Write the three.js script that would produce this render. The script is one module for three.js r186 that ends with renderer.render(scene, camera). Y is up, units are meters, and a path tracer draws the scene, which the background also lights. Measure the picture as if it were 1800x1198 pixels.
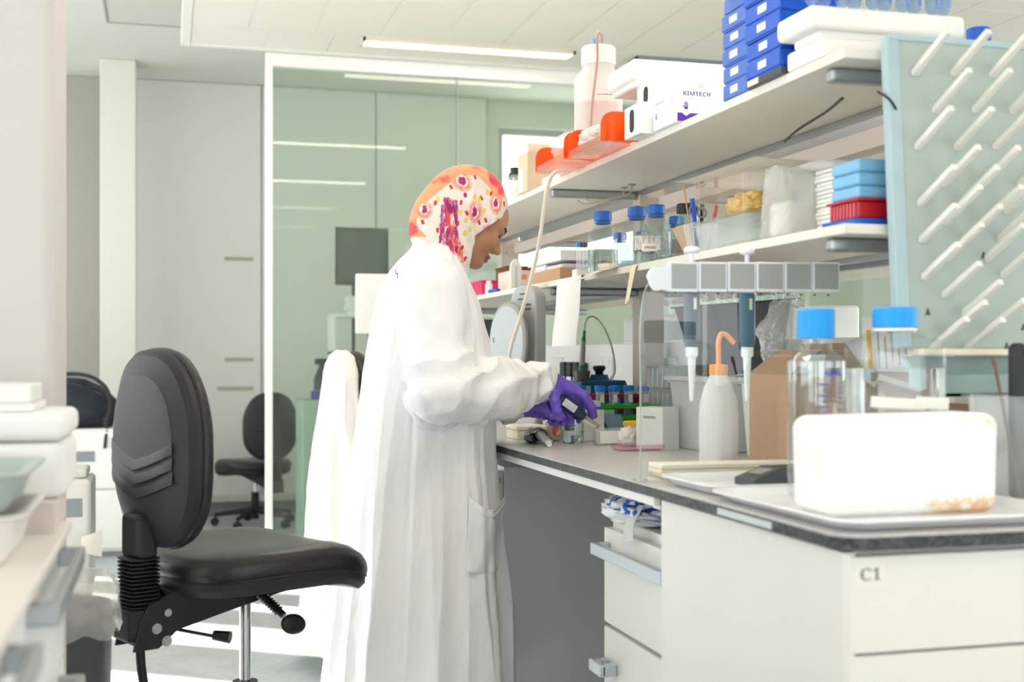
import * as THREE from 'three';
import { RoundedBoxGeometry } from 'three/addons/geometries/RoundedBoxGeometry.js';
import { mergeGeometries, mergeVertices, toCreasedNormals } from 'three/addons/utils/BufferGeometryUtils.js';
import { MarchingCubes } from 'three/addons/objects/MarchingCubes.js';
import { RectAreaLightUniformsLib } from 'three/addons/lights/RectAreaLightUniformsLib.js';
import { ImprovedNoise } from 'three/addons/math/ImprovedNoise.js';

// ---------- renderer, camera, light ----------
const renderer = new THREE.WebGLRenderer({ antialias: true });
renderer.toneMapping = THREE.LinearToneMapping;
renderer.toneMappingExposure = 0.95;
renderer.shadowMap.enabled = true;
const scene = new THREE.Scene();
const EYE = 1.153;
const camera = new THREE.PerspectiveCamera(2 * Math.atan(599 / 2200) * 180 / Math.PI, 1800 / 1198, 0.05, 200);
camera.position.set(0, EYE, 0);
camera.rotation.y = -Math.atan2(606, 2200);
camera.setViewOffset(1800, 1198, 0, -27, 1800, 1198);
camera.focus = 3.45;
camera.userData.fStop = 3.2;
scene.add(camera);
scene.background = new THREE.Color(0.965, 0.97, 1.0);
scene.backgroundIntensity = 5.4;
RectAreaLightUniformsLib.init();
const sun = new THREE.DirectionalLight(new THREE.Color(1.0, 0.95, 0.87), 30);
sun.position.set(-7.67, 5.2, -5.22).multiplyScalar(2);
sun.target.position.set(0, 0, 0);
sun.castShadow = true; sun.shadow.radius = 1.2;
Object.assign(sun.shadow.camera, { left: -12, right: 12, top: 12, bottom: -12, near: 1, far: 60 });
sun.shadow.mapSize.set(4096, 4096);
scene.add(sun, sun.target);

// ---------- helpers ----------
let seed = 12345;
const rnd = () => { seed = (seed * 1664525 + 1013904223) >>> 0; return seed / 4294967296; };
const rr = (a, b) => a + (b - a) * rnd();
const pn = new ImprovedNoise();
const noise = (x, y, z = 0) => pn.noise(x, y, z);
const fbm = (x, y, z = 0, o = 4) => { let s = 0, a = 0.5; for (let i = 0; i < o; i++) { s += a * pn.noise(x, y, z); x *= 2.03; y *= 2.03; z *= 2.03; a *= 0.5; } return s; };
const clamp = (x, a, b) => Math.min(b, Math.max(a, x));
const smooth = (a, b, x) => { const t = clamp((x - a) / (b - a), 0, 1); return t * t * (3 - 2 * t); };
const V3 = (x, y, z) => new THREE.Vector3(x, y, z);
const P = (u, h, v) => new THREE.Vector3(u, h, -v);      // u across to the right bench, h up, v along the bench away from the eye
const lerp = (a, b, t) => a + (b - a) * t;
const names = {};
function numbered(n) { const k = names[n] = (names[n] ?? -1) + 1; return k ? n + '_' + String(k).padStart(3, '0') : n; }
function std(color, roughness = 0.5, metalness = 0, extra = {}) {
  const { ...e } = extra;
  return new THREE.MeshPhysicalMaterial({ color: color instanceof THREE.Color ? color : new THREE.Color(color), roughness, metalness, ...e });
}
const lin = (r, g, b) => new THREE.Color().setRGB(r, g, b);
function canvasTex(w, h, draw, repeat) {
  const c = document.createElement('canvas'); c.width = w; c.height = h;
  const g = c.getContext('2d'); draw(g, w, h);
  const t = new THREE.CanvasTexture(c); t.colorSpace = THREE.SRGBColorSpace; t.anisotropy = 8;
  if (repeat) { t.wrapS = t.wrapT = THREE.RepeatWrapping; t.repeat.set(...repeat); }
  return t;
}
function dataTex(n, fn, srgb = true, repeat = 1) {
  const d = new Uint8Array(n * n * 4);
  for (let j = 0; j < n; j++) for (let i = 0; i < n; i++) { const c = fn(i / n, j / n); for (let k = 0; k < 3; k++) d[(j * n + i) * 4 + k] = clamp(Math.round((c.length ? c[k] : c) * 255), 0, 255); d[(j * n + i) * 4 + 3] = 255; }
  const t = new THREE.DataTexture(d, n, n); t.magFilter = THREE.LinearFilter; t.minFilter = THREE.LinearMipmapLinearFilter; t.generateMipmaps = true;
  t.wrapS = t.wrapT = THREE.RepeatWrapping; t.repeat.set(repeat, repeat); if (srgb) t.colorSpace = THREE.SRGBColorSpace; t.needsUpdate = true; return t;
}
// tiling noise on the unit square
const tn = (x, y, f, s = 0) => { const a = x * Math.PI * 2, b = y * Math.PI * 2, r = f / (2 * Math.PI); return pn.noise(Math.cos(a) * r + 7 + s, Math.sin(a) * r + Math.cos(b) * r + 3, Math.sin(b) * r + 11 - s); };
function add(name, geo, mat, parent = scene) {
  if (Array.isArray(geo)) geo = geo.length > 1 ? merge(geo) : geo[0];
  const m = new THREE.Mesh(geo, mat); m.castShadow = m.receiveShadow = true;
  m.name = parent === scene ? numbered(name) : name; parent.add(m); return m;
}
function merge(list) {
  list = list.map((g) => { g = g.index ? g.toNonIndexed() : g; for (const k of Object.keys(g.attributes)) if (!['position', 'normal', 'uv'].includes(k)) g.deleteAttribute(k); if (!g.attributes.uv) g.setAttribute('uv', new THREE.BufferAttribute(new Float32Array(g.attributes.position.count * 2), 2)); return g; });
  return mergeGeometries(list);
}
function thing(name, label, category, [u, h, v] = [0, 0, 0], turn = 0, group) {
  const o = new THREE.Group(); o.name = numbered(name); o.position.set(u, h, -v); o.rotation.y = turn; scene.add(o);
  o.userData = { label, category }; if (group) o.userData.group = group; return o;
}
function tag(o, label, category, group) { Object.assign(o.userData, { label, category }); if (group) o.userData.group = group; return o; }
function struct(name, geo, mat, label) { const o = add(name, geo, mat); o.userData.kind = 'structure'; if (label) o.userData.label = label; return o; }
function structGroup(name, label) { const o = new THREE.Group(); o.name = numbered(name); scene.add(o); o.userData.kind = 'structure'; if (label) o.userData.label = label; return o; }
function copyOf(src, name, label, [u, h, v], turn = 0, group) {
  const o = src.clone(); o.name = numbered(name); o.userData = { ...src.userData, label }; if (group) o.userData.group = group;
  o.position.set(u, h, -v); o.rotation.y = turn; scene.add(o); return o;
}
// box in local axes; uv in metres
function B(x0, x1, y0, y1, z0, z1, r = 0, seg = 2) {
  const w = x1 - x0, h = y1 - y0, d = z1 - z0; r = Math.min(r, w / 2.02, h / 2.02, d / 2.02);
  const g = r > 0 ? new RoundedBoxGeometry(w, h, d, seg, r) : new THREE.BoxGeometry(w, h, d);
  g.translate((x0 + x1) / 2, (y0 + y1) / 2, (z0 + z1) / 2); return boxUV(g);
}
function boxUV(g, s = 1) {
  const p = g.attributes.position, n = g.attributes.normal, uv = new Float32Array(p.count * 2);
  for (let i = 0; i < p.count; i++) {
    const ax = Math.abs(n.getX(i)), ay = Math.abs(n.getY(i)), az = Math.abs(n.getZ(i));
    if (ay >= ax && ay >= az) { uv[2 * i] = p.getX(i); uv[2 * i + 1] = p.getZ(i); } else if (ax >= az) { uv[2 * i] = p.getZ(i); uv[2 * i + 1] = p.getY(i); } else { uv[2 * i] = p.getX(i); uv[2 * i + 1] = p.getY(i); }
    uv[2 * i] *= s; uv[2 * i + 1] *= s;
  }
  g.setAttribute('uv', new THREE.BufferAttribute(uv, 2)); return g;
}
const W = (u0, u1, h0, h1, v0, v1, r = 0) => B(u0, u1, h0, h1, -v1, -v0, r);   // box in room coordinates
function lathe(pts, seg = 32, x = 0, y = 0, z = 0) { const g = new THREE.LatheGeometry(pts.map(([r, h]) => new THREE.Vector2(r, h)), seg); g.translate(x, y, z); return g; }
function crease(g, a = 0.6) { return toCreasedNormals(g, a); }
function cyl(r0, r1, h, x = 0, y = 0, z = 0, seg = 24) { const g = new THREE.CylinderGeometry(r1, r0, h, seg); g.translate(x, y + h / 2, z); return g; }
function tube(pts, r, seg = 40, rs = 10, closed = false) {
  const c = new THREE.CatmullRomCurve3(pts.map((p) => p.isVector3 ? p : V3(...p)), closed, 'centripetal'); return new THREE.TubeGeometry(c, seg, r, rs, closed);
}
function rod(a, b, r, r2 = r, seg = 12) {
  const d = b.clone().sub(a), g = new THREE.CylinderGeometry(r2, r, d.length(), seg); g.translate(0, d.length() / 2, 0);
  g.applyQuaternion(new THREE.Quaternion().setFromUnitVectors(V3(0, 1, 0), d.clone().normalize())); g.translate(a.x, a.y, a.z); return g;
}
function extr(pts, depth, bevel = 0, seg = 2) {
  const s = Array.isArray(pts) ? new THREE.Shape(pts.map(([x, y]) => new THREE.Vector2(x, y))) : pts;
  const g = new THREE.ExtrudeGeometry(s, { depth: depth - 2 * bevel, bevelEnabled: bevel > 0, bevelSize: bevel, bevelThickness: bevel, bevelSegments: seg, bevelOffset: -bevel, curveSegments: 16 });
  g.translate(0, 0, bevel); return g;
}
function rrShape(x0, x1, y0, y1, r) {
  const s = new THREE.Shape(); s.moveTo(x0 + r, y0); s.lineTo(x1 - r, y0); s.absarc(x1 - r, y0 + r, r, -Math.PI / 2, 0); s.lineTo(x1, y1 - r); s.absarc(x1 - r, y1 - r, r, 0, Math.PI / 2);
  s.lineTo(x0 + r, y1); s.absarc(x0 + r, y1 - r, r, Math.PI / 2, Math.PI); s.lineTo(x0, y0 + r); s.absarc(x0 + r, y0 + r, r, Math.PI, Math.PI * 1.5); return s;
}
// open tub: outer and inner wall with floor, tapered, rounded-rectangle plan; rim lip
function tub(w, d, h, t = 0.003, taper = 0.9, r = 0.015, lip = 0.006, n = 6) {
  const ring = (s, y, inset) => { const out = []; const hw = w / 2 * s - inset, hd = d / 2 * s - inset, rad = Math.max(0.001, r - inset * 0.5);
    for (const [cx, cz, a0] of [[hw - rad, hd - rad, 0], [-hw + rad, hd - rad, 1], [-hw + rad, -hd + rad, 2], [hw - rad, -hd + rad, 3]]) for (let i = 0; i <= n; i++) { const a = (a0 + i / n) * Math.PI / 2; out.push([cx + rad * Math.cos(a), y, cz + rad * Math.sin(a)]); } return out; };
  const rings = [ring(taper, 0, 0.004), ring(taper, 0.004, 0), ring(1, h - 0.004, 0)];
  if (lip > 0) rings.push(ring(1, h - 0.004, -lip), ring(1, h, -lip)); rings.push(ring(1, h, t), ring(taper, t + 0.003, t), ring(taper, t, t + 0.004));
  return skin(rings, true, true);
}
function skin(rings, capA = false, capB = false, closed = true) {
  const n = rings[0].length, pos = [], idx = [], uv = [];
  rings.forEach((r, j) => r.forEach((p, i) => { pos.push(...(p.isVector3 ? p.toArray() : p)); uv.push(i / (n - 1), j / (rings.length - 1)); }));
  const m = closed ? n : n - 1;
  for (let j = 0; j < rings.length - 1; j++) for (let i = 0; i < m; i++) { const a = j * n + i, b = j * n + (i + 1) % n, c = a + n, e = b + n; idx.push(a, c, b, b, c, e); }
  for (const [on, j, flip] of [[capA, 0, 0], [capB, rings.length - 1, 1]]) if (on) {
    const k = pos.length / 3; let cx = 0, cy = 0, cz = 0; for (let i = 0; i < n; i++) { cx += pos[(j * n + i) * 3]; cy += pos[(j * n + i) * 3 + 1]; cz += pos[(j * n + i) * 3 + 2]; }
    pos.push(cx / n, cy / n, cz / n); uv.push(0.5, 0.5);
    for (let i = 0; i < n; i++) { const a = j * n + i, b = j * n + (i + 1) % n; flip ? idx.push(a, k, b) : idx.push(a, b, k); }
  }
  const g = new THREE.BufferGeometry(); g.setAttribute('position', new THREE.Float32BufferAttribute(pos, 3)); g.setAttribute('uv', new THREE.Float32BufferAttribute(uv, 2)); g.setIndex(idx); g.computeVertexNormals(); return g;
}
// sheet of cloth, paper or film: f(s,t) -> [x,y,z], given thickness
function sheet(f, ns, nt, th = 0.0006) {
  const top = [], pos = [], uv = [], idx = [];
  for (let j = 0; j <= nt; j++) for (let i = 0; i <= ns; i++) top.push(V3(...f(i / ns, j / nt)));
  const at = (i, j) => top[clamp(j, 0, nt) * (ns + 1) + clamp(i, 0, ns)], N = (ns + 1) * (nt + 1);
  const nrm = []; for (let j = 0; j <= nt; j++) for (let i = 0; i <= ns; i++) nrm.push(at(i + 1, j).clone().sub(at(i - 1, j)).cross(at(i, j + 1).clone().sub(at(i, j - 1))).normalize());
  for (const s of [0.5, -0.5]) top.forEach((p, k) => { pos.push(p.x + nrm[k].x * th * s, p.y + nrm[k].y * th * s, p.z + nrm[k].z * th * s); uv.push((k % (ns + 1)) / ns, Math.floor(k / (ns + 1)) / nt); });
  for (let j = 0; j < nt; j++) for (let i = 0; i < ns; i++) { const a = j * (ns + 1) + i, b = a + 1, c = a + ns + 1, d = c + 1; idx.push(a, b, c, b, d, c, a + N, c + N, b + N, b + N, c + N, d + N); }
  const edge = (a, b) => idx.push(a, a + N, b, b, a + N, b + N);
  for (let i = 0; i < ns; i++) { edge(i, i + 1); edge(nt * (ns + 1) + i + 1, nt * (ns + 1) + i); } for (let j = 0; j < nt; j++) { edge((j + 1) * (ns + 1), j * (ns + 1)); edge(j * (ns + 1) + ns, (j + 1) * (ns + 1) + ns); }
  const g = new THREE.BufferGeometry(); g.setAttribute('position', new THREE.Float32BufferAttribute(pos, 3)); g.setAttribute('uv', new THREE.Float32BufferAttribute(uv, 2)); g.setIndex(idx); g.computeVertexNormals(); return g;
}
// flat print on a face: plane w x h lying just proud of a surface
function decal(w, h, x, y, z, ry = 0, rx = 0) { const g = new THREE.PlaneGeometry(w, h); if (rx) g.rotateX(rx); if (ry) g.rotateY(ry); g.translate(x, y, z); return g; }

// ---------- materials ----------
const fine = dataTex(256, (x, y) => 0.5 + 0.5 * tn(x, y, 40) * 0.6 + 0.25 * tn(x, y, 90, 5), false);
const M = {
  wall: std('#dfe0da', 0.85), ceiling: std('#e6e6de', 0.9), tile: std('#efeae0', 0.7), tileEdge: std('#f2efe6', 0.6), joint: std('#f6f2e9', 0.7),
  white: std('#f1f1ee', 0.42), whiteSat: std('#eeeeea', 0.55), laminate: std('#eceae4', 0.4), shelf: std('#e9e5db', 0.42), alu: std('#a9adb0', 0.38, 0.75), aluPale: std('#c9d2d8', 0.4, 0.35), steel: std('#b9babb', 0.22, 1),
  chrome: std('#d8d8d8', 0.12, 1), blackPlastic: std('#1b1b1d', 0.42), blackSoft: std('#26262a', 0.62), darkGrey: std('#45484c', 0.5), grey: std('#8d9296', 0.5), midGrey: std('#9ba2a3', 0.55), beigePost: std('#cdbfb3', 0.55),
  pillar: std('#d3cdca', 0.8), blue: std('#0f59c0', 0.4), capBlue: std('#1b6fd0', 0.4), skyBlue: std('#009ff2', 0.42), paleBlue: std('#7fbbe2', 0.42), red: std('#b8081e', 0.4), green: std('#17b01f', 0.4), yellow: std('#f6c800', 0.45), orange: std('#f8a13a', 0.45), teal: std('#0c5f86', 0.4), navy: std('#173560', 0.5),
  foam: std('#f3f2ef', 0.9, 0, { bumpMap: dataTex(256, (x, y) => 0.5 + 0.5 * tn(x, y, 60), false), bumpScale: 0.0004 }),
  card: std('#c39d79', 0.85), cardPale: std('#d8c2a6', 0.85), paper: std('#f3f1ec', 0.9), cream: std('#efe7d2', 0.5),
  clear: std('#ffffff', 0.06, 0, { transmission: 1, thickness: 0, ior: 1.45 }), clearTint: std('#fafdfd', 0.08, 0, { transmission: 0.84, thickness: 0, ior: 1.45 }),
  film: std('#ffffff', 0.12, 0, { transmission: 0.8, thickness: 0, ior: 1.5 }), frosted: std('#fafbfb', 0.5, 0, { transmission: 0.5, thickness: 0 }), milky: std('#faf9f6', 0.45, 0, { transmission: 0.35, thickness: 0 }),
  glassPane: std('#eef4ed', 0.015, 0, { transmission: 0.97, thickness: 0, ior: 1.5, specularIntensity: 0.35 }), glassEdge: std('#8fb8a6', 0.1, 0, { transmission: 0.5, thickness: 0 }), windowGlass: std('#fafcfc', 0.01, 0, { transmission: 1, thickness: 0 }),
  water: std('#f3f8f8', 0.02, 0, { transmission: 1, thickness: 0.05, ior: 1.33 }), vinyl: null,
};

// crumpled film, foil or rubber resting on y = 0
function bag(name, label, cat, pos, sd, mat, sx, sy, sz, amp = 0.18, f = 9, turn = 0) {
  const t = thing(name, label, cat, pos, turn); let g = new THREE.IcosahedronGeometry(1, 14); const p = g.attributes.position, w = V3();
  for (let i = 0; i < p.count; i++) {
    w.fromBufferAttribute(p, i).normalize(); const n = 1 + amp * (Math.abs(fbm(w.x * f * 0.3 + sd, w.y * f * 0.3, w.z * f * 0.3, 3)) * 2.2 - 0.35 + 0.35 * Math.abs(noise(w.x * f + sd, w.y * f, w.z * f)));
    const y = Math.max(w.y * sy * n + sy * 0.85, 0.002 * Math.abs(noise(w.x * 20, w.z * 20, sd))); p.setXYZ(i, w.x * sx * n, y, w.z * sz * n);
  }
  g.deleteAttribute('normal'); g.deleteAttribute('uv'); g = mergeVertices(g, 1e-5); g.computeVertexNormals(); add('crumpled_film', g, mat, t); return t;
}
// ---------- the room ----------
const CEIL = 3.13, RAFT = 2.72, BACK = 9.35, LEFT = -3.3, RIGHT = 6.2, NEAR = -3.2, PART = 6.56;
{
  const floorTex = dataTex(512, (x, y) => { const n = 1 + 0.05 * tn(x, y, 12) + 0.05 * tn(x, y, 60, 3) + 0.05 * tn(x, y, 160, 9); return [0.72 * n, 0.74 * n, 0.75 * n]; }, true, 0.8);
  struct('floor', W(LEFT - 0.3, RIGHT + 0.3, -0.2, 0, NEAR - 0.3, BACK + 0.3), std('#ffffff', 0.32, 0, { map: floorTex }));
  struct('ceiling', W(LEFT - 0.3, RIGHT + 0.3, CEIL, CEIL + 0.25, NEAR - 0.3, BACK + 0.3), M.ceiling);
  // access panel in the plaster ceiling
  const ap = structGroup('trim_1', 'square access panel in the plaster ceiling');
  add('panel', W(-0.33, 0.62, CEIL - 0.012, CEIL - 0.002, 6.98, 7.72, 0.002), std('#dcdcd3', 0.8), ap);
  for (const [a, b, c, d] of [[-0.345, -0.333, 6.965, 7.735], [0.623, 0.635, 6.965, 7.735], [-0.333, 0.623, 6.965, 6.977], [-0.333, 0.623, 7.723, 7.735]]) add('frame', W(a, b, CEIL - 0.016, CEIL - 0.001, c, d), std('#b4b5ad', 0.7), ap);
  // wall with openings, in pieces between them
  function wallAlongV(name, u0, u1, openings, v0, v1) {
    const list = []; let v = v0;
    for (const [a, b, lo, hi] of openings) { list.push(W(u0, u1, 0, CEIL, v, a)); list.push(W(u0, u1, 0, lo, a, b), W(u0, u1, hi, CEIL, a, b)); v = b; }
    list.push(W(u0, u1, 0, CEIL, v, v1)); struct(name, list, M.wall);
  }
  const leftOpen = [[-2.4, -0.3, 0.95, 2.75], [0.1, 2.1, 0.95, 2.75], [3.1, 5.5, 0.75, 2.72], [5.75, 7.10, 0.75, 2.95], [7.47, 8.08, 0.75, 2.95], [8.28, 8.62, 0.75, 2.95], [8.78, 9.25, 0.75, 2.95]];  // opening level with the woman is added for fill light under the shelves
  wallAlongV('wall_left', LEFT - 0.25, LEFT, leftOpen, NEAR - 0.25, BACK + 0.25);
  const rightOpen = [[-1.6, 1.6, 0.95, 2.6], [2.4, 5.6, 0.95, 2.6]];
  wallAlongV('wall_right', RIGHT, RIGHT + 0.25, rightOpen, NEAR - 0.25, BACK + 0.25);
  function wallAlongU(name, v0, v1, openings, u0, u1) {
    const list = []; let u = u0;
    for (const [a, b, lo, hi] of openings) { list.push(W(u, a, 0, CEIL, v0, v1)); list.push(W(a, b, 0, lo, v0, v1), W(a, b, hi, CEIL, v0, v1)); u = b; }
    list.push(W(u, u1, 0, CEIL, v0, v1)); struct(name, list, M.wall);
  }
  const backOpen = [[2.47, 3.7, 1.62, 2.93]], nearOpen = [[-0.12, 0.92, 0.04, 2.4], [3.0, 5.2, 0.9, 2.7]];  // tall aisle-end opening is added, unseen, to brighten pedestal and coat
  wallAlongU('wall_back', BACK, BACK + 0.25, backOpen, LEFT, RIGHT);
  wallAlongU('wall_near', NEAR - 0.25, NEAR, nearOpen, LEFT, RIGHT);
  const frameMat = std('#b9bdb8', 0.5);
  function windowUnit(along, pos, [a, b, lo, hi]) {
    const g = structGroup('window_' + (windowUnit.n = (windowUnit.n || 0) + 1), 'aluminium framed window pane in the outer wall');  // also frames the added fill openings in the left and near walls
    const bx = (x0, x1, y0, y1, t = 0.03) => along === 'v' ? W(pos - t, pos + t, y0, y1, x0, x1) : W(x0, x1, y0, y1, pos - t, pos + t);
    for (const [x0, x1, y0, y1] of [[a, a + 0.05, lo, hi], [b - 0.05, b, lo, hi], [a + 0.05, b - 0.05, lo, lo + 0.05], [a + 0.05, b - 0.05, hi - 0.05, hi]]) add('window_frame', bx(x0, x1, y0, y1), frameMat, g);
    add('pane', bx(a + 0.05, b - 0.05, lo + 0.05, hi - 0.05, 0.003), M.windowGlass, g);
  }
  for (const o of leftOpen) windowUnit('v', LEFT - 0.12, o);
  for (const o of rightOpen) windowUnit('v', RIGHT + 0.12, o);
  for (const o of backOpen) windowUnit('u', BACK + 0.1, o);
  for (const o of nearOpen) windowUnit('u', NEAR - 0.12, o);

  // suspended ceiling raft of metal tiles
  const raft = structGroup('trim_2', 'suspended ceiling raft of cream metal tiles');
  const U0 = 0.066, V1 = 6.52, V0 = -2.6, U1 = 5.9;
  for (const q of [[U0 + 0.02, U1, V0, 6.125], [U0 + 0.02, U1, 6.265, V1 - 0.02], [U0 + 0.02, 0.925, 6.125, 6.265], [2.035, 2.355, 6.125, 6.265], [3.465, U1, 6.125, 6.265]]) add('carrier_sheet', W(q[0], q[1], RAFT + 0.0045, RAFT + 0.02, q[2], q[3]), M.joint, raft);
  for (const q of [[U0, U0 + 0.045, V0, V1], [U1, U1 + 0.045, V0, V1], [U0 + 0.045, U1, V1 - 0.045, V1], [U0 + 0.045, U1, V0, V0 + 0.045]]) add('edge_profile', W(q[0], q[1], RAFT - 0.004, RAFT + 0.07, q[2], q[3], 0.003), M.tileEdge, raft);
  const rows = [V1 - 0.045]; rows.push(6.09); while (rows.at(-1) > V0 + 1.3) rows.push(rows.at(-1) - 1.2); rows.push(V0 + 0.05);
  const cols = [U0 + 0.045, 0.376]; while (cols.at(-1) < U1 - 0.4) cols.push(cols.at(-1) + 0.31); cols.push(U1);
  const lamps = [[0.93, 2.03, 6.13, 6.26], [2.36, 3.46, 6.13, 6.26]];
  for (let j = 0; j < rows.length - 1; j++) for (let i = 0; i < cols.length - 1; i++) {
    const v1 = rows[j] - 0.004, v0 = rows[j + 1] + 0.004, off = j === 0 && i > 0 ? 0.1 : 0, off1 = j === 0 && i < cols.length - 2 ? 0.1 : 0, u0 = cols[i] + off + 0.004, u1 = cols[i + 1] + off1 - 0.004;
    const hit = lamps.find(([a, b]) => j === 0 && u1 > a && u0 < b);
    const gs = hit ? [W(u0, u1, RAFT, RAFT + 0.004, 6.275, v1)].concat(u0 < hit[0] ? [W(u0, hit[0], RAFT, RAFT + 0.004, v0, 6.275)] : []).concat(u1 > hit[1] ? [W(hit[1], u1, RAFT, RAFT + 0.004, v0, 6.275)] : []) : [W(u0, u1, RAFT, RAFT + 0.004, v0, v1)];
    add('tile', gs, M.tile, raft);
  }
  // recessed louvre lamps: the near one in view is lit, so are those over the aisles
  const trayM = std('#efe7d6', 0.3), louvreM = std('#f4eee2', 0.25);
  function luminaire(u0, u1, v0, v1, lit, label, y = RAFT, power = 1) {
    const t = thing('ceiling_light', label, 'ceiling light', [(u0 + u1) / 2, y, (v0 + v1) / 2], 0, 'recessed ceiling lights'); const a = (u1 - u0) / 2, d = (v1 - v0) / 2;
    add('tray', [B(-a, a, 0.06, 0.07, -d, d), B(-a, -a + 0.012, -0.012, 0.06, -d, d), B(a - 0.012, a, -0.012, 0.06, -d, d), B(-a, a, -0.012, 0.06, -d, -d + 0.012), B(-a, a, -0.012, 0.06, d - 0.012, d)], lit ? trayM : M.grey, t);
    add('lamp_tube', [B(-a + 0.02, a - 0.02, 0.02, 0.045, -0.02, 0.02, 0.008)], lit ? std('#fff3dc', 0.4, 0, { emissive: new THREE.Color(1, 0.9, 0.7), emissiveIntensity: 9 }) : std('#d8d4c8', 0.4), t);
    for (let x = -a + 0.05; x < a - 0.03; x += 0.045) add('louvre_blade', B(x, x + 0.003, -0.01, 0.018, -d + 0.013, d - 0.013), lit ? louvreM : M.grey, t);
    if (lit) { const l = new THREE.RectAreaLight(new THREE.Color(1, 0.9, 0.79), 20 * power, u1 - u0 - 0.03, v1 - v0 - 0.03); l.position.set(0, -0.014, 0); l.rotation.x = -Math.PI / 2; l.name = 'lamp_glow'; t.add(l); }
    return t;
  }
  luminaire(...lamps[0], true, 'lit recessed strip light with louvre above the glass partition');
  luminaire(...lamps[1], false, 'unlit recessed strip light at the right, above the foam slab');
  for (const [u, v, k, l] of [[0.55, 4.25, 1.2, 'recessed strip light over the bench beyond the woman'], [0.55, 2.35, 1.5, 'recessed strip light over the aisle between chair and bench'], [0.55, 0.45, 0.7, 'recessed strip light over the aisle beside the pillar'], [2.36, 4.25, 1.8, 'recessed strip light over the far side of the shelf rack'], [2.36, 2.35, 1.6, 'recessed strip light behind the drying rack'], [4.4, 2.35, 0.8, 'recessed strip light nearest the right wall'], [0.55, -1.45, 0.4, 'recessed strip light behind the camera, left'], [2.36, -1.45, 0.4, 'recessed strip light behind the camera, right']]) luminaire(u, u + 1.1, v, v + 0.14, true, l, RAFT - 0.072, k);
  luminaire(3.3, 4.4, 7.7, 7.84, true, 'added unseen strip light brightening the office beyond the shelf rack', CEIL - 0.075, 1.6); luminaire(-2.4, -1.3, 7.4, 7.54, true, 'added unseen strip light on the plaster ceiling beyond the left pillar', CEIL - 0.075, 0.5);  // both lamps added out of sight to brighten the office and back wall

  // structural columns, plaster column, cupboards at the back
  struct('wall_pillar', W(-1.25, -0.185, 0, CEIL, 2.27, 2.54, 0.02), M.pillar, 'white painted pillar beside the left bench');
  struct('wall_column', W(-0.43, -0.20, 0, CEIL, 8.72, 9.0, 0.01), std('#e8e8de', 0.85), 'slim painted column in front of the back wall');
  const cab = structGroup('wall_cupboards', 'flush white cupboard doors along the back wall');
  const dm = std('#e6e6e2', 0.6);
  for (const [a, b] of [[-0.2, 0.66], [0.668, 1.5], [1.508, 2.35]]) {
    add('door', W(a, b, 0.1, CEIL - 0.004, BACK - 0.06, BACK - 0.002, 0.003), dm, cab);
  }
  add('plinth', W(-0.2, 2.35, 0, 0.095, BACK - 0.04, BACK - 0.002), M.grey, cab);
  add('rail', W(-0.2, 2.35, 0.10, 0.15, BACK - 0.085, BACK - 0.061, 0.004), std('#cfcfc6', 0.6), cab);
  for (const y of [1.86, 1.13, 0.92]) add('recessed_grip', W(0.40 - (y < 1 ? 0.05 : 0), 0.605, y - 0.014, y + 0.014, BACK - 0.068, BACK - 0.061, 0.002), std('#b4b4a4', 0.6), cab);

  struct('door_1', [W(-1.6, -0.435, 0.0, CEIL - 0.003, BACK - 0.045, BACK - 0.003, 0.003)], std('#b3b1a6', 0.7), 'grey panel added as painted shade in the recess behind the slim column');  // grey panel carries the shade of the recess in its colour
  // frameless glass partition
  const gp = structGroup('wall_glass', 'green tinted full-height glass partition with white frame');
  const fm = std('#f2f2ee', 0.5);
  add('post', W(0.487, 0.523, 0, RAFT - 0.006, PART - 0.03, PART + 0.03, 0.004), fm, gp);
  add('head_rail', W(0.487, 5.9, RAFT - 0.075, RAFT - 0.006, PART - 0.035, PART + 0.035, 0.004), fm, gp);
  add('floor_rail', W(0.523, 5.9, 0, 0.05, PART - 0.025, PART + 0.025, 0.004), fm, gp);
  for (const [a, b] of [[0.523, 1.5], [1.506, 3.2], [3.206, 5.9]]) { add('pane', W(a, b, 0.05, RAFT - 0.075, PART - 0.0001, PART + 0.0001), M.glassPane, gp); add('pane_edge', W(b - 0.006, b - 0.001, 0.05, RAFT - 0.075, PART - 0.006, PART + 0.006), M.glassEdge, gp); }
  // white bulkhead closing the gap between raft and plaster ceiling above the partition
  struct('trim_3', W(0.487, 5.9, RAFT + 0.08, CEIL, PART - 0.02, PART + 0.02), M.wall, 'plaster bulkhead above the partition');
}
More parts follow.
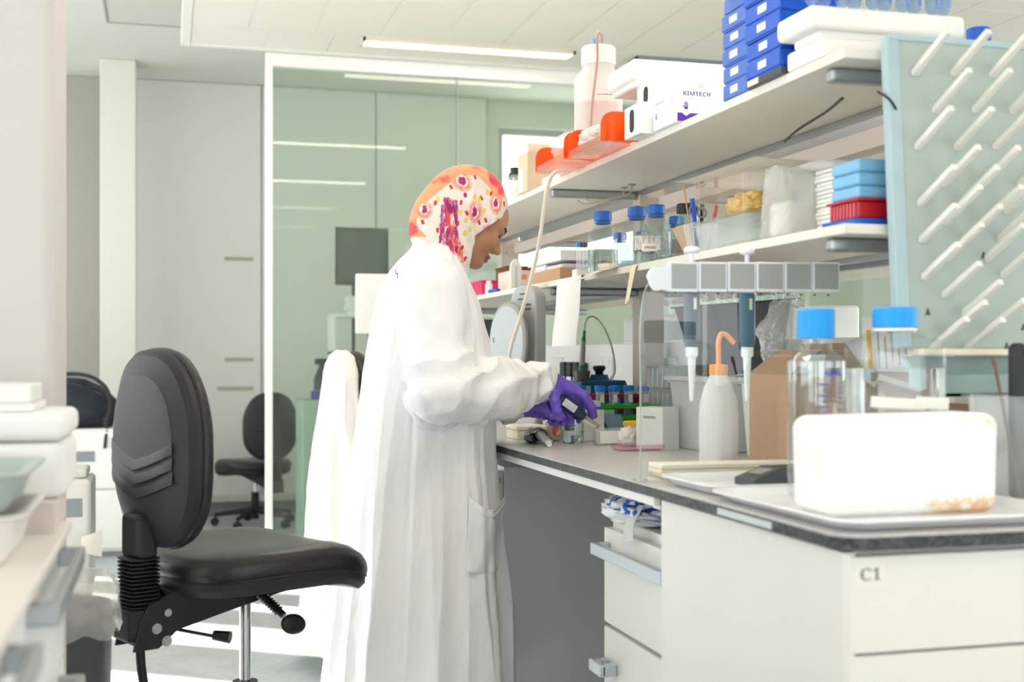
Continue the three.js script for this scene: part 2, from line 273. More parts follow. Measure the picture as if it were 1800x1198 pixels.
// ---------- benches and shelving ----------
const TOP = 0.9, SH1 = 1.398, SH2 = 1.721;       // bench top, lower shelf, upper shelf
const BU = 0.912, BV = 1.568, BV1 = 5.95;        // bench front, near end, far end
{
  const speck = dataTex(512, (x, y) => { const a = 1 + 0.10 * tn(x, y, 90) + 0.10 * tn(x, y, 200, 4); return [0.80 * a, 0.79 * a, 0.78 * a]; }, true, 1.5);
  const edge = dataTex(512, (x, y) => { const a = 0.24 + 0.16 * tn(x, y, 60) + 0.22 * Math.max(0, tn(x, y, 160, 4)) + 0.1 * tn(x, y, 25, 8); return [a * 0.95, a * 0.97, a]; }, true, 3);
  const bench = thing('lab_bench', 'long grey-topped laboratory bench with dark speckled edge', 'bench', [0, 0, 0]);
  const outline = (i) => { const s = rrShape(BU + i, 2.62 - i, -BV1 + i, -BV - i, 0.05 - i); return s; };
  const topG = extr(outline(0.0005), 0.003, 0); topG.rotateX(Math.PI / 2); topG.scale(1, 1, 1);
  // rotateX(90) maps y to z and z to -y
  topG.translate(0, TOP, 0); add('work_surface', boxUV(topG), std('#ffffff', 0.28, 0, { map: speck }), bench);
  const eg = extr(outline(0), 0.019, 0.002); eg.rotateX(Math.PI / 2); eg.translate(0, TOP - 0.003, 0);
  add('edge_band', boxUV(eg), std('#ffffff', 0.35, 0, { map: edge }), bench);
  add('underframe', [W(BU + 0.02, 2.6, 0.852, 0.877, BV + 0.72, BV + 0.76), W(BU + 0.006, BU + 0.03, 0.860, 0.877, BV + 0.72, BV1 - 0.03), W(BU + 0.02, 2.6, 0.852, 0.877, BV1 - 0.06, BV1 - 0.03), W(2.55, 2.6, 0.852, 0.877, BV + 0.72, BV1)], M.white, bench);
  // white strip of tape stuck along the bench edge near the corner
  const tape = add('edge_tape', W(BU - 0.0008, BU - 0.0002, 0.882, 0.8935, 1.78, 1.98), std('#cfd6d4', 0.5), bench); tape.userData.label = 'pale chipped strip on the dark edge';

  // end cabinet: drawers face the camera, plain side panel faces the aisle
  const ec = thing('drawer_cabinet', 'white drawer cabinet under the near bench end, marked C1', 'cabinet', [BU + 0.014, 0, BV + 0.016]);
  const dw = 0.62, dd = 0.685;
  add('side_panel', B(0, 0.018, 0.06, 0.874, -dd, -0.004, 0.001), M.laminate, ec);
  add('body', B(0.018, dw, 0.06, 0.874, -dd, -0.022), M.laminate, ec);
  add('toe_kick', B(0.01, dw - 0.01, 0, 0.06, -dd + 0.02, -0.06), M.darkGrey, ec);
  const mk = canvasTex(128, 128, (g, w, h) => { g.fillStyle = '#efede7'; g.fillRect(0, 0, w, h); g.fillStyle = '#6a6c70'; g.font = 'bold 74px serif'; g.textAlign = 'center'; g.textBaseline = 'middle'; g.fillText('C1', w / 2, h / 2 + 4); });
  for (const [y0, y1] of [[0.73, 0.868], [0.562, 0.726], [0.388, 0.558], [0.07, 0.384]]) { const d = add('drawer_front', B(0.006, dw, y0, y1, -0.02, 0, 0.002), M.laminate, ec);
    if (y0 > 0.7) { const l = add('label', decal(0.05, 0.042, 0.04, 0.844, 0.0006), std('#ffffff', 0.7, 0, { map: mk }), d); l.userData.label = 'paper label reading C1'; }
    else if (y0 > 0.3) add('handle', [B(0.2, 0.42, y1 - 0.11, y1 - 0.09, 0.024, 0.034, 0.003), B(0.2, 0.215, y1 - 0.11, y1 - 0.09, 0, 0.026), B(0.405, 0.42, y1 - 0.11, y1 - 0.09, 0, 0.026)], M.aluPale, d); }
  function pedestal(label, u, v0, v1, u1, top, grey, fronts, handleSpec) {
    const t = thing('drawer_pedestal', label, 'pedestal', [u, 0, v0]);
    const L = v1 - v0, D = u1 - u;
    add('body', B(0.022, D, 0.05, top, -L, 0, 0.002), grey, t);
    add('castor_base', B(0.05, D - 0.03, 0, 0.05, -L + 0.03, -0.03), M.darkGrey, t);
    fronts.forEach(([y0, y1, handle]) => { const f = add('drawer_front', B(0, 0.02, y0, y1, -L + 0.001, -0.001, 0.002), M.laminate, t);
      if (handle) { const [a, b, hy] = handle; add('handle', [B(-0.042, -0.026, hy - 0.014, hy + 0.014, -b, -a, 0.004), B(-0.036, 0, hy - 0.014, hy + 0.014, -b, -b + 0.022, 0.003), B(-0.036, 0, hy - 0.014, hy + 0.014, -a - 0.022, -a, 0.003)], M.aluPale, f); } });
    return t;
  }
  pedestal('white drawer pedestal with long grey handle, plastic bag on top', 0.985, 2.295, 2.765, 1.5, 0.776, M.laminate, [[0.535, 0.755, [0.02, 0.45, 0.71]], [0.06, 0.525, [0.38, 0.46, 0.44]]]);
  pedestal('grey-sided drawer pedestal at the back of the knee space', 0.95, 3.62, 4.4, 1.75, 0.822, std('#eef0f2', 0.6), [[0.55, 0.81, [0.2, 0.6, 0.72]], [0.06, 0.545, [0.2, 0.6, 0.45]]]);
  const kp = thing('modesty_panel', 'grey panel closing the back of the knee space under the bench', 'panel', [1.78, 0, 1.98]);
  add('panel', B(0, 0.018, 0.02, 0.85, -3.9, 0), std('#8f979b', 0.6), kp); add('feet', [B(0, 0.018, 0, 0.02, -0.3, -0.1), B(0, 0.018, 0, 0.02, -3.7, -3.4)], M.darkGrey, kp);

  // shelf rack above the bench
  const rack = thing('shelf_rack', 'cream two-tier reagent shelf rack over the bench', 'shelf', [0, TOP, 0]);
  const sh = (y, u0, u1, v0, v1) => add('shelf_board', W(u0, u1, y - 0.019 - TOP, y - TOP, v0, v1, 0.002), M.shelf, rack);
  for (const [u0, u1] of [[1.2, 1.51], [1.66, 1.97]]) { sh(SH2, u0, u1, 2.055, 3.925); sh(SH2, u0, u1, 3.93, 5.8); sh(SH1, u0, u1, 2.055, 3.925); sh(SH1, u0, u1, 3.93, 5.8); }
  for (const v of [2.14, 3.93, 5.72]) {
    add('upright', [W(1.514, 1.6, 0, 0.815, v - 0.035, v + 0.035, 0.003)], M.beigePost, rack);
    for (const y of [0.56, 0.66, 0.74]) for (const s of [-0.018, 0.018]) add('bolt', rod(P(1.557 + s, y, v - 0.0345), P(1.557 + s, y, v - 0.041), 0.006), M.alu, rack);
    for (const y of [SH1, SH2]) for (const s of [-1, 1]) add('bracket', [W(s < 0 ? 1.215 : 1.6, s < 0 ? 1.514 : 1.95, y - 0.046 - TOP, y - 0.0195 - TOP, v - 0.016, v + 0.016, 0.008)], M.alu, rack);
  }
  for (const y of [SH1, SH2]) { add('back_rail', W(1.511, 1.536, y - 0.03 - TOP, y + 0.012 - TOP, 2.06, 5.8), M.alu, rack); add('back_rail', W(1.634, 1.659, y - 0.03 - TOP, y + 0.012 - TOP, 2.06, 5.8), M.alu, rack); }
  add('spine_panel', W(1.575, 1.632, SH2 - 0.085 - TOP, SH2 - 0.04 - TOP, 2.2, 5.7), std('#d9cdc2', 0.5), rack);
  // white service trunking with sockets along the spine
  const tr = thing('socket_trunking', 'white service trunking with power sockets along the bench spine', 'trunking', [1.628, TOP, 2.3]);
  add('body', B(0, 0.06, 0.0, 0.30, -3.4, 0, 0.004), M.white, tr);
  for (let k = 0; k < 5; k++) { const z = -0.3 - k * 0.62; const f = add('socket_plate', B(-0.008, 0, 0.15, 0.25, z - 0.15, z, 0.003), std('#e9ebeb', 0.4), tr); add('switch', [B(-0.012, -0.008, 0.22, 0.24, z - 0.05, z - 0.03), B(-0.012, -0.008, 0.22, 0.24, z - 0.12, z - 0.1)], M.white, f); }

  // left bench: top, drawers facing the aisle
  const lb = thing('side_bench', 'white side bench at the left with grey bar handles', 'bench', [0, 0, 0]);
  const LU = -0.142;
  add('work_surface', W(-1.2, LU, 0.884, 0.9, -1.2, 2.04, 0.004), std('#e6e0da', 0.45), lb);
  add('carcass', W(-1.18, LU - 0.03, 0.06, 0.884, -1.18, 2.03), M.laminate, lb);
  add('plinth', W(-1.15, LU - 0.07, 0, 0.06, -1.15, 1.98), M.darkGrey, lb);
  const fm = std('#e7e9e6', 0.38);
  for (const [v0, v1] of [[0.75, 1.39], [1.394, 2.03]]) for (const [y0, y1, hy] of [[0.70, 0.878, 0.862], [0.53, 0.694, 0.675], [0.07, 0.524, 0.5]]) {
    const f = add('drawer_front', W(LU - 0.03, LU - 0.01, y0, y1, v0 + 0.002, v1 - 0.002, 0.002), fm, lb);
    const a = v0 + 0.10, b = v1 - 0.09; add('handle', [W(LU + 0.014, LU + 0.026, hy - 0.013, hy + 0.013, a, b, 0.004), W(LU - 0.012, LU + 0.022, hy - 0.013, hy + 0.013, a, a + 0.024, 0.004), W(LU - 0.012, LU + 0.022, hy - 0.013, hy + 0.013, b - 0.024, b, 0.004)], M.alu, f);
  }
  // low filing cabinet at the back
  const lc = thing('filing_cabinet', 'low white filing cabinet with grey pull by the back column', 'cabinet', [-1.3, 0, 7.55]);
  add('body', B(0, 1.12, 0.03, 0.735, -0.5, -0.018, 0.003), M.white, lc); add('plinth', B(0.01, 1.1, 0, 0.03, -0.49, -0.03), M.grey, lc);
  for (const [y0, y1] of [[0.395, 0.72], [0.05, 0.385]]) for (const [x0, x1] of [[0.004, 0.558], [0.562, 1.116]]) { const d = add('drawer_front', B(x0, x1, y0, y1, -0.018, 0, 0.002), M.white, lc); add('pull', B((x0 + x1) / 2 - 0.05, (x0 + x1) / 2 + 0.06, y1 - 0.17, y1 - 0.11, 0, 0.006, 0.002), M.grey, d); }
}
// ---------- things on the upper shelf ----------
{
  // foam lid, glove boxes
  const gloveFace = canvasTex(1024, 420, (g, w, h) => {
    g.fillStyle = '#f4f2f6'; g.fillRect(0, 0, w, h); g.fillStyle = '#5a2aa8'; g.fillRect(0, h - 105, w, 105);
    g.beginPath(); g.fillStyle = '#f4f2f6'; g.moveTo(50, h - 106); g.lineTo(150, h - 106); g.lineTo(100, h - 66); g.fill();
    g.fillStyle = '#3b2a86'; g.font = 'bold 74px sans-serif'; g.fillText('KIMTECH', 62, 98);
    g.fillStyle = '#8a86a6'; g.font = '24px sans-serif'; g.fillText('Purple Nitrile* Gloves', 62, 140);
    hand(g, 100, 250, 1.0, '#4b2c96'); g.fillStyle = '#fff'; g.font = 'bold 28px sans-serif'; g.fillText('S', 92, 238); g.fillStyle = '#4b2c96'; g.font = '30px sans-serif'; g.fillText('100', 75, 302);
    g.fillStyle = '#b9b6cc'; for (let i = 0; i < 13; i++) g.fillRect(190, 170 + i * 11, 230 + 60 * Math.sin(i * 2.3), 4); for (let i = 0; i < 16; i++) g.fillRect(520, 130 + i * 11, 300 + 80 * Math.sin(i * 1.7), 4);
  });
  function hand(g, x, y, s, c) { g.fillStyle = c; g.fillRect(x - 20 * s, y - 30 * s, 40 * s, 50 * s); for (let i = 0; i < 4; i++) g.fillRect(x + (-21 + i * 11) * s, y - (66 + [0, 8, 8, 0][i]) * s, 8 * s, 50 * s); g.save(); g.translate(x - 20 * s, y - 6 * s); g.rotate(-0.7); g.fillRect(-8 * s, -34 * s, 9 * s, 40 * s); g.restore(); }
  const gloveSide = canvasTex(512, 360, (g, w, h) => {
    g.fillStyle = '#f3f3f5'; g.fillRect(0, 0, w, h); g.fillStyle = '#8a84ad'; g.font = 'bold 46px sans-serif'; g.fillText('KIMTECH', 40, 96); g.font = '18px sans-serif'; g.fillStyle = '#b4b2c2'; g.fillText('Purple Nitrile Gloves', 40, 124);
    hand(g, 60, 230, 0.75, '#6f6796'); g.fillStyle = '#b7b8c4'; for (let i = 0; i < 14; i++) g.fillRect(350 + i * 8, 70, 2 + (i * 7) % 4, 70); for (let i = 0; i < 7; i++) g.fillRect(130, 190 + i * 18, 90 + 60 * Math.sin(i * 3), 5);
  });
  const box = std('#f4f3f5', 0.6), slotM = std('#2a2627', 0.6);
  const gA = thing('glove_box', 'white and purple glove box with large print, facing the camera', 'box', [1.188, SH2, 2.811]);
  add('carton', B(0, 0.235, 0, 0.084, -0.15, 0, 0.0015), box, gA);
  add('front_print', decal(0.233, 0.082, 0.1175, 0.042, 0.0004), std('#ffffff', 0.5, 0, { map: gloveFace }), gA);
  add('side_print', decal(0.148, 0.082, -0.0004, 0.042, -0.075, -Math.PI / 2), std('#ffffff', 0.5, 0, { map: gloveSide }), gA);
  function slotBox(label, pos, w, h, d) {
    const t = thing('tissue_box', label, 'box', pos, 0, 'white boxes with dark slot'); add('carton', B(0, w, 0, h, -d, 0, 0.0015), box, t);
    const s = rrShape(-0.014, 0.014, -h * 0.36, h * 0.36, 0.013), g = extr(s, 0.0012); g.rotateY(-Math.PI / 2); g.translate(-0.0002, h / 2, -d * 0.5); add('slot', g, slotM, t); return t;
  }
  slotBox('white carton with dark oval slot, lower one beside the glove box', [1.160, SH2, 2.985], 0.13, 0.081, 0.112);
  slotBox('white carton with dark oval slot, under the foam lid', [1.20, SH2 + 0.081, 2.98], 0.12, 0.06, 0.13);
  const lid = thing('foam_slab', 'white polystyrene slab cover lying on the glove boxes', 'lid', [1.172, SH2 + 0.141, 3.07]);
  add('lid', [B(0, 0.33, 0.014, 0.072, -0.2, 0.0, 0.014, 4), B(0.012, 0.318, 0.0, 0.03, -0.188, -0.012, 0.008, 3)], M.foam, lid);
  // prop under lid: short carton behind the glove boxes
  const pr = thing('carton', 'plain white carton supporting the foam lid behind the glove boxes', 'box', [1.335, SH2, 2.98]); add('carton', B(0, 0.15, 0, 0.141, -0.18, 0, 0.002), box, pr); add('flap_seam', B(0.002, 0.148, 0.1405, 0.1414, -0.092, -0.088), M.cream, pr);

  // orange acrylic rack with clear base and bags
  const oM = std('#ff8a1c', 0.12, 0, { transmission: 0.7, thickness: 0, ior: 1.45 }), oClear = std('#ffe2d2', 0.08, 0, { transmission: 0.9, thickness: 0, ior: 1.45 });
  function orangeRack(label, u, v0, v1) {
    const t = thing('tube_rack', label, 'rack', [u, SH2, v0], 0, 'orange acrylic racks'); const L = v1 - v0, w = 0.19;
    add('base', B(0, w, 0.0, 0.005, -L, 0, 0.001), oClear, t);
    for (const z of [0, -L + 0.005]) { const s = new THREE.Shape(); s.moveTo(0, 0); s.lineTo(w, 0); s.lineTo(w, 0.078); s.lineTo(0.035, 0.078); s.quadraticCurveTo(0, 0.075, 0, 0.035); const g = extr(s, 0.005, 0.0008); g.translate(0, 0.005, z - 0.005); add('end_panel', g, oM, t); }
    add('divider', B(0.09, 0.094, 0.005, 0.06, -L + 0.01, -0.01), oM, t); add('front_strip', B(0.002, 0.005, 0.005, 0.02, -L + 0.01, -0.01), oClear, t);
    return t;
  }
  orangeRack('orange acrylic rack with rounded end beside the white cartons', 1.108, 3.135, 3.42);
  orangeRack('orange acrylic rack farther along, overhanging the shelf edge', 1.104, 3.445, 3.735);
  bag('plastic_bag', 'crumpled clear plastic bag in the far orange rack', 'bag', [1.155, SH2 + 0.006, 3.55], 3.1, M.film, 0.045, 0.05, 0.085, 0.3, 7);
  bag('plastic_bag', 'crumpled white plastic bag in the near orange rack', 'bag', [1.152, SH2 + 0.006, 3.30], 9.4, std('#f6f2ee', 0.4, 0, { transmission: 0.35, thickness: 0 }), 0.04, 0.036, 0.08, 0.3, 6);

  // carboy with pink liquid
  const cb = thing('waste_bottle', 'large translucent bottle of pink liquid with white ribbed cap', 'bottle', [1.345, SH2, 3.83]);
  const R = 0.078;
  add('bottle_body', crease(lathe([[0, 0.0], [R - 0.008, 0.0], [R, 0.008], [R, 0.315], [R - 0.004, 0.335], [R - 0.02, 0.352], [0.05, 0.362], [0.047, 0.375], [0.047, 0.384]], 48), 0.5), std('#fdf9f6', 0.42, 0, { transmission: 0.42, thickness: 0 }), cb);
  add('liquid', lathe([[0, 0.004], [R - 0.008, 0.004], [R - 0.003, 0.012], [R - 0.003, 0.245], [0, 0.245]], 48), std('#e87670', 0.35, 0, { transmission: 0.2, thickness: 0 }), cb);
  const capG = []; { const n = 72, r1 = [], r0 = [], r2 = []; for (let i = 0; i < n; i++) { const a = i / n * Math.PI * 2, r = 0.054 + (i % 2 ? 0.0018 : 0); r0.push([r * Math.cos(a), 0.372, r * Math.sin(a)]); r1.push([r * Math.cos(a), 0.425, r * Math.sin(a)]); r2.push([(r - 0.006) * Math.cos(a), 0.432, (r - 0.006) * Math.sin(a)]); } capG.push(skin([r0, r1, r2], true, true)); }
  add('cap', crease(capG[0], 0.5), M.white, cb); add('spout', cyl(0.012, 0.009, 0.022, -0.018, 0.432, 0.01), std('#7db6e6', 0.4), cb);
  add('hose', tube([[0.01, 0.43, 0.0], [0.012, 0.462, 0.004], [-0.002, 0.475, 0.02], [-0.02, 0.455, 0.045], [-0.032, 0.37, 0.082], [-0.05, 0.25, 0.092], [-0.07, 0.09, 0.098], [-0.1, 0.03, 0.1]], 0.004, 60), std('#cfa49a', 0.3, 0, { transmission: 0.2, thickness: 0 }), cb);
  add('level_mark', tube([[-0.03, 0.262, 0.0735], [-0.005, 0.264, 0.0795], [0.02, 0.263, 0.0765]], 0.0007, 12, 5), M.blackSoft, cb);

  // cardboard box, dark capped bottles at the far end
  const cd = thing('cardboard_box', 'pale cardboard box with white label at the far shelf end', 'box', [1.19, SH2, 4.12]);
  add('carton', B(0, 0.09, 0, 0.135, -0.12, 0, 0.001), M.cardPale, cd); add('flap', sheet((s, t) => [0.004 + s * 0.08, 0.135 + t * 0.03, -0.004 - t * 0.015], 4, 3, 0.002), M.cardPale, cd); add('label', decal(0.05, 0.08, -0.0006, 0.045, -0.08, -Math.PI / 2), M.paper, cd);
  const pad = thing('paper_pad', 'white block of paper under the orange rack overhang', 'pad', [1.205, SH2, 3.80]); add('sheets', B(0, 0.058, 0, 0.022, -0.2, 0, 0.002), M.paper, pad); add('cover', B(0.001, 0.057, 0.022, 0.023, -0.199, -0.001), M.cream, pad);
  [[1.23, 4.42], [1.26, 4.55]].forEach(([u, v], i) => { const t = thing('reagent_bottle', ['clear bottle with black cap, nearer of two at the far shelf end', 'clear bottle with black cap, farther of two at the far shelf end'][i], 'bottle', [u, SH2, v], 0, 'black capped bottles'); add('glass', crease(lathe([[0, 0], [0.027, 0], [0.029, 0.004], [0.029, 0.07], [0.02, 0.085], [0.016, 0.092], [0.016, 0.1]], 28), 0.5), M.clearTint, t); add('liquid', lathe([[0, 0.003], [0.027, 0.003], [0.027, 0.06], [0, 0.06]], 24), M.milky, t); add('cap', cyl(0.019, 0.019, 0.026, 0, 0.096), M.blackPlastic, t); });

  // blue storage boxes
  const sticker = std('#dfe6ee', 0.7);
  function cryoBox(label, [u, h, v], w, d, hh, mat, st) {
    const t = thing('storage_box', label, 'box', [u, h, v], rr(-0.02, 0.02), 'blue plastic storage boxes'); add('base', B(0.003, w - 0.003, 0, 0.005, -d + 0.003, -0.003, 0.001), mat, t); add('lid', B(0, w, 0.0035, hh - 0.0012, -d, 0, 0.002), mat, t);
    if (st) add('sticker', decal(0.04, 0.016, -0.0006, hh * 0.55, -d * st, -Math.PI / 2), sticker, t); add('catch', B(w * 0.4, w * 0.6, hh * 0.6, hh * 0.72, 0, 0.0012), mat, t); return t;
  }
  const b1 = std('#1257c8', 0.28), b2 = std('#4670c8', 0.35), ord = ['bottom', 'second', 'third', 'fourth', 'fifth', 'top'];
  const sl = thing('storage_box', 'grey shallow box with cream tab under the bright blue stack', 'box', [1.186, SH2, 2.275]); add('base', B(0, 0.13, 0, 0.014, -0.16, 0, 0.002), M.darkGrey, sl); add('tab', B(-0.0008, 0, 0.001, 0.013, -0.15, -0.1), M.cream, sl);
  for (let k = 0; k < 5; k++) cryoBox('bright blue box, ' + (k < 4 ? ord[k] + ' of the near stack' : 'topmost of the near stack, cut by the picture edge'), [1.184 + 0.002 * (k % 2), SH2 + 0.0145 + k * 0.0385, 2.278], 0.13, 0.158, 0.038, b1, 0.5);
  for (let k = 0; k < 6; k++) cryoBox('dull blue box, ' + ord[k] + ' of the farther stack', [1.202 + 0.002 * (k % 2), SH2 + 0.0005 + k * 0.0385, 2.455], 0.13, 0.13, 0.038, b2, k === 5 ? 0 : 0.55);
  const slip = thing('paper_slip', 'white paper slip sticking out of the farther blue stack', 'paper', [1.19, SH2 + 0.2325, 2.5]); add('sheet', sheet((s, t) => [-0.03 + s * 0.1, 0.001 - 0.012 * (1 - s) * (1 - s), -0.06 * t], 8, 2, 0.0006), M.paper, slip);

  // foam tube rack
  const fb = thing('foam_block', 'small white polystyrene block under the foam tube rack', 'foam', [1.196, SH2, 2.125]); add('block', [B(0, 0.24, 0, 0.036, -0.145, 0, 0.005, 3)], M.foam, fb); add('edge_band', B(0.004, 0.236, 0.0362, 0.0368, -0.14, -0.004), M.foam, fb);
  const fr = thing('foam_rack', 'long white polystyrene rack holding clear tubes', 'rack', [1.172, SH2 + 0.037, 2.13]);
  add('body', [B(0, 0.34, 0.018, 0.062, -0.142, 0.0, 0.012, 4), B(0.03, 0.31, 0.0, 0.03, -0.125, -0.02, 0.008, 3)], M.foam, fr);
  add('rack_insert', B(0.02, 0.32, 0.062, 0.0635, -0.125, -0.02), std('#e9e7e2', 0.8), fr);
  const tubeM = std('#cfe0f2', 0.1, 0, { transmission: 0.85, thickness: 0 }), proto = new THREE.Group(); proto.name = 'centrifuge_tube'; scene.add(proto);
  add('tube_body', crease(lathe([[0, 0], [0.004, 0.001], [0.0135, 0.014], [0.0142, 0.105], [0.0142, 0.112]], 20), 0.6), tubeM, proto); add('scale', B(-0.0045, 0.0045, 0.02, 0.1, 0.0142, 0.0146), std('#6f94d6', 0.5), proto); add('cap', cyl(0.0165, 0.0165, 0.012, 0, 0.108, 0, 20), M.capBlue, proto); scene.remove(proto);
  const nth = ['first', 'second', 'third', 'fourth', 'fifth', 'sixth', 'seventh', 'eighth', 'ninth', 'tenth'];
  for (let k = 0; k < 10; k++) { proto.userData = { category: 'tube' }; const t = copyOf(proto, 'centrifuge_tube', nth[k] + ' clear tube from the left in the foam rack', [1.19 + k * 0.033, SH2 + 0.1005, 2.16 + (k % 2) * 0.012], 0.4, 'tubes in the foam rack'); }
  const bb = thing('reagent_bottle', 'bottle with ribbed dark blue cap at the right end of the foam rack', 'bottle', [1.705, SH2, 2.36]);
  add('glass', crease(lathe([[0, 0], [0.036, 0], [0.038, 0.004], [0.038, 0.09], [0.02, 0.11], [0.02, 0.125]], 28), 0.5), M.clearTint, bb); add('cap', ribCap(0.0255, 0.028, 0.118), M.blue, bb);
  for (const [u, v, l] of [[1.765, 2.35, 'small clear jar with pale lid, left of two at the picture edge'], [1.818, 2.37, 'small clear jar with pale lid, right of two at the picture edge']]) { const t = thing('sample_jar', l, 'jar', [u, SH2, v], 0, 'jars with pale lids'); add('jar', crease(lathe([[0, 0], [0.024, 0], [0.025, 0.003], [0.025, 0.085], [0.02, 0.09]], 24), 0.5), M.frosted, t); add('lid', cyl(0.022, 0.022, 0.022, 0, 0.088), M.cream, t); }
  // flex hanging from the shelf down to the bench
  tag(add('suction_hose', tube([P(1.191, 1.7125, 3.56), P(1.15, 1.712, 3.57), P(1.118, 1.703, 3.585), P(1.104, 1.67, 3.6), P(1.098, 1.6, 3.62), P(1.094, 1.5, 3.66), P(1.082, 1.4, 3.7), P(1.058, 1.28, 3.74), P(1.035, 1.17, 3.78), P(1.03, 1.06, 3.80), P(1.04, 0.96, 3.815), P(1.07, 0.914, 3.82), P(1.13, 0.909, 3.83)], 0.0062, 120, 12), std('#f0e9dc', 0.4)), 'cream rubber hose hanging from the upper shelf to the bench', 'hose');
}
function ribCap(r, h, y, n = 40) { const r0 = [], r1 = [], r2 = [], rb = []; for (let i = 0; i < n; i++) { const a = i / n * Math.PI * 2, q = r + (i % 2 ? 0.0008 : 0), c = Math.cos(a), s = Math.sin(a); rb.push([(q - 0.001) * c, y, (q - 0.001) * s]); r0.push([q * c, y + 0.001, q * s]); r1.push([q * c, y + h - 0.003, q * s]); r2.push([(q - 0.003) * c, y + h, (q - 0.003) * s]); } return crease(skin([rb, r0, r1, r2], true, true), 0.5); }
// ---------- things on the lower shelf ----------
{
  const glass = std('#e6efee', 0.03, 0, { transmission: 0.93, thickness: 0, ior: 1.5 }), grad = std('#f2f2f2', 0.6);
  function duran(label, u, v, s, { liquid = 0, liq = M.water, capM = M.capBlue, group = 'blue capped glass bottles', y = SH1 } = {}) {
    const t = thing('reagent_bottle', label, 'bottle', [u, y, v], 0, group); const r = 0.043 * s;
    add('glass', crease(lathe([[0, 0], [r - 0.005, 0], [r, 0.006], [r, 0.098 * s], [r * 0.93, 0.115 * s], [r * 0.6, 0.137 * s], [0.0205 * s, 0.146 * s], [0.0195 * s, 0.165 * s]], 40), 0.5), glass, t);
    if (liquid) add('liquid', lathe([[0, 0.003], [r - 0.006, 0.003], [r - 0.0025, 0.009], [r - 0.0025, liquid], [0, liquid]], 36), liq, t);
    add('cap', ribCap(0.0245 * s, 0.026 * s, 0.151 * s), capM, t); add('pouring_ring', lathe([[0.0205 * s, 0.142 * s], [0.0235 * s, 0.1435 * s], [0.0235 * s, 0.1465 * s], [0.0205 * s, 0.148 * s]], 28), capM, t);
    for (let k = 0; k < 4; k++) add('scale_mark', B(-0.007, 0.007, (0.03 + k * 0.018) * s, (0.0308 + k * 0.018) * s, r - 0.0002, r + 0.0003), grad, t);
    return t;
  }
  const red = std('#c04a4a', 0.3, 0, { transmission: 0.5, thickness: 0 });
  duran('large clear glass bottle with blue cap, half full, leftmost of the front bottles', 1.268, 3.57, 1.08, { liquid: 0.075 });
  duran('clear glass bottle with blue cap and reddish label beside the foil-topped beaker', 1.315, 3.41, 1.06, { liquid: 0.03 });
  duran('clear glass bottle with blue cap behind the foil-topped beaker', 1.305, 3.235, 0.98, { liquid: 0.05 });
  duran('blue capped bottle half hidden behind the large leftmost bottle', 1.40, 3.78, 0.85, {});
  duran('blue capped bottle at the back between the two front bottles', 1.42, 3.63, 0.8, {});
  duran('bottle of red liquid with blue cap at the back', 1.42, 3.36, 0.9, { liquid: 0.09, liq: red });
  const tw = thing('paper_label', 'pinkish tape label on the second blue-capped bottle', 'label', [1.315, SH1 + 0.188, 3.41]); add('tape', sheet((s, t) => [(s - 0.5) * 0.03, 0.0006 + 0.004 * Math.sin(s * 3.1), (t - 0.5) * 0.012], 6, 2, 0.0006), std('#e8c9bd', 0.8), tw);
  const db = thing('reagent_bottle', 'conical glass flask with dark screw cap and foil', 'bottle', [1.345, SH1, 3.13]);
  add('glass', crease(lathe([[0, 0], [0.048, 0], [0.052, 0.006], [0.05, 0.03], [0.02, 0.12], [0.0165, 0.13], [0.0165, 0.15]], 36), 0.5), glass, db); add('liquid', lathe([[0, 0.003], [0.047, 0.003], [0.049, 0.008], [0.0468, 0.03], [0, 0.03]], 32), M.water, db); add('cap', ribCap(0.021, 0.026, 0.14), M.blackPlastic, db);
  // beaker with foil
  const bk = thing('beaker', 'glass beaker with crumpled foil top and a label reading DRUGS', 'beaker', [1.248, SH1, 3.16]);
  add('glass', crease(lathe([[0, 0], [0.031, 0], [0.034, 0.004], [0.034, 0.07]], 36), 0.5), glass, bk);
  { const n = 48, rings = []; for (const [r, y] of [[0.036, 0.04], [0.0365, 0.055], [0.037, 0.068], [0.0355, 0.078], [0.028, 0.081], [0.012, 0.081]]) { const ring = []; for (let i = 0; i < n; i++) { const a = i / n * 6.2832; const q = r + 0.0026 * noise(Math.cos(a) * 9, y * 150, Math.sin(a) * 9); const dy = r > 0.0355 && y < 0.05 ? -0.014 * Math.max(0, noise(Math.cos(a) * 2 + 5, 1, Math.sin(a) * 2)) * 2 : 0.002 * noise(Math.cos(a) * 8, r * 200, Math.sin(a) * 8); ring.push([q * Math.cos(a), y + dy, q * Math.sin(a)]); } rings.push(ring); }
    const g = skin(rings, false, true).toNonIndexed(); g.computeVertexNormals(); add('foil', g, std('#c2bfb9', 0.42, 0.65), bk); }
  add('label', (() => { const g = new THREE.CylinderGeometry(0.0378, 0.0378, 0.021, 20, 1, true, -0.75, 1.25); g.translate(0, 0.046, 0); return g; })(), std('#ffffff', 0.8, 0, { side: THREE.DoubleSide, map: canvasTex(256, 128, (g, w, h) => { g.fillStyle = '#efe9da'; g.fillRect(0, 0, w, h); g.fillStyle = '#4a4a48'; g.font = 'bold 54px sans-serif'; g.textAlign = 'center'; g.fillText('DRUGS', w / 2, 84); }) }), bk);
  // small capped tubes in a white block
  const tb = thing('tube_block', 'small white block holding three capped tubes', 'rack', [1.225, SH1, 3.69]); add('block', B(0, 0.05, 0, 0.026, -0.05, 0, 0.003), M.white, tb); add('top_plate', B(0.002, 0.048, 0.026, 0.0268, -0.048, -0.002), M.whiteSat, tb);
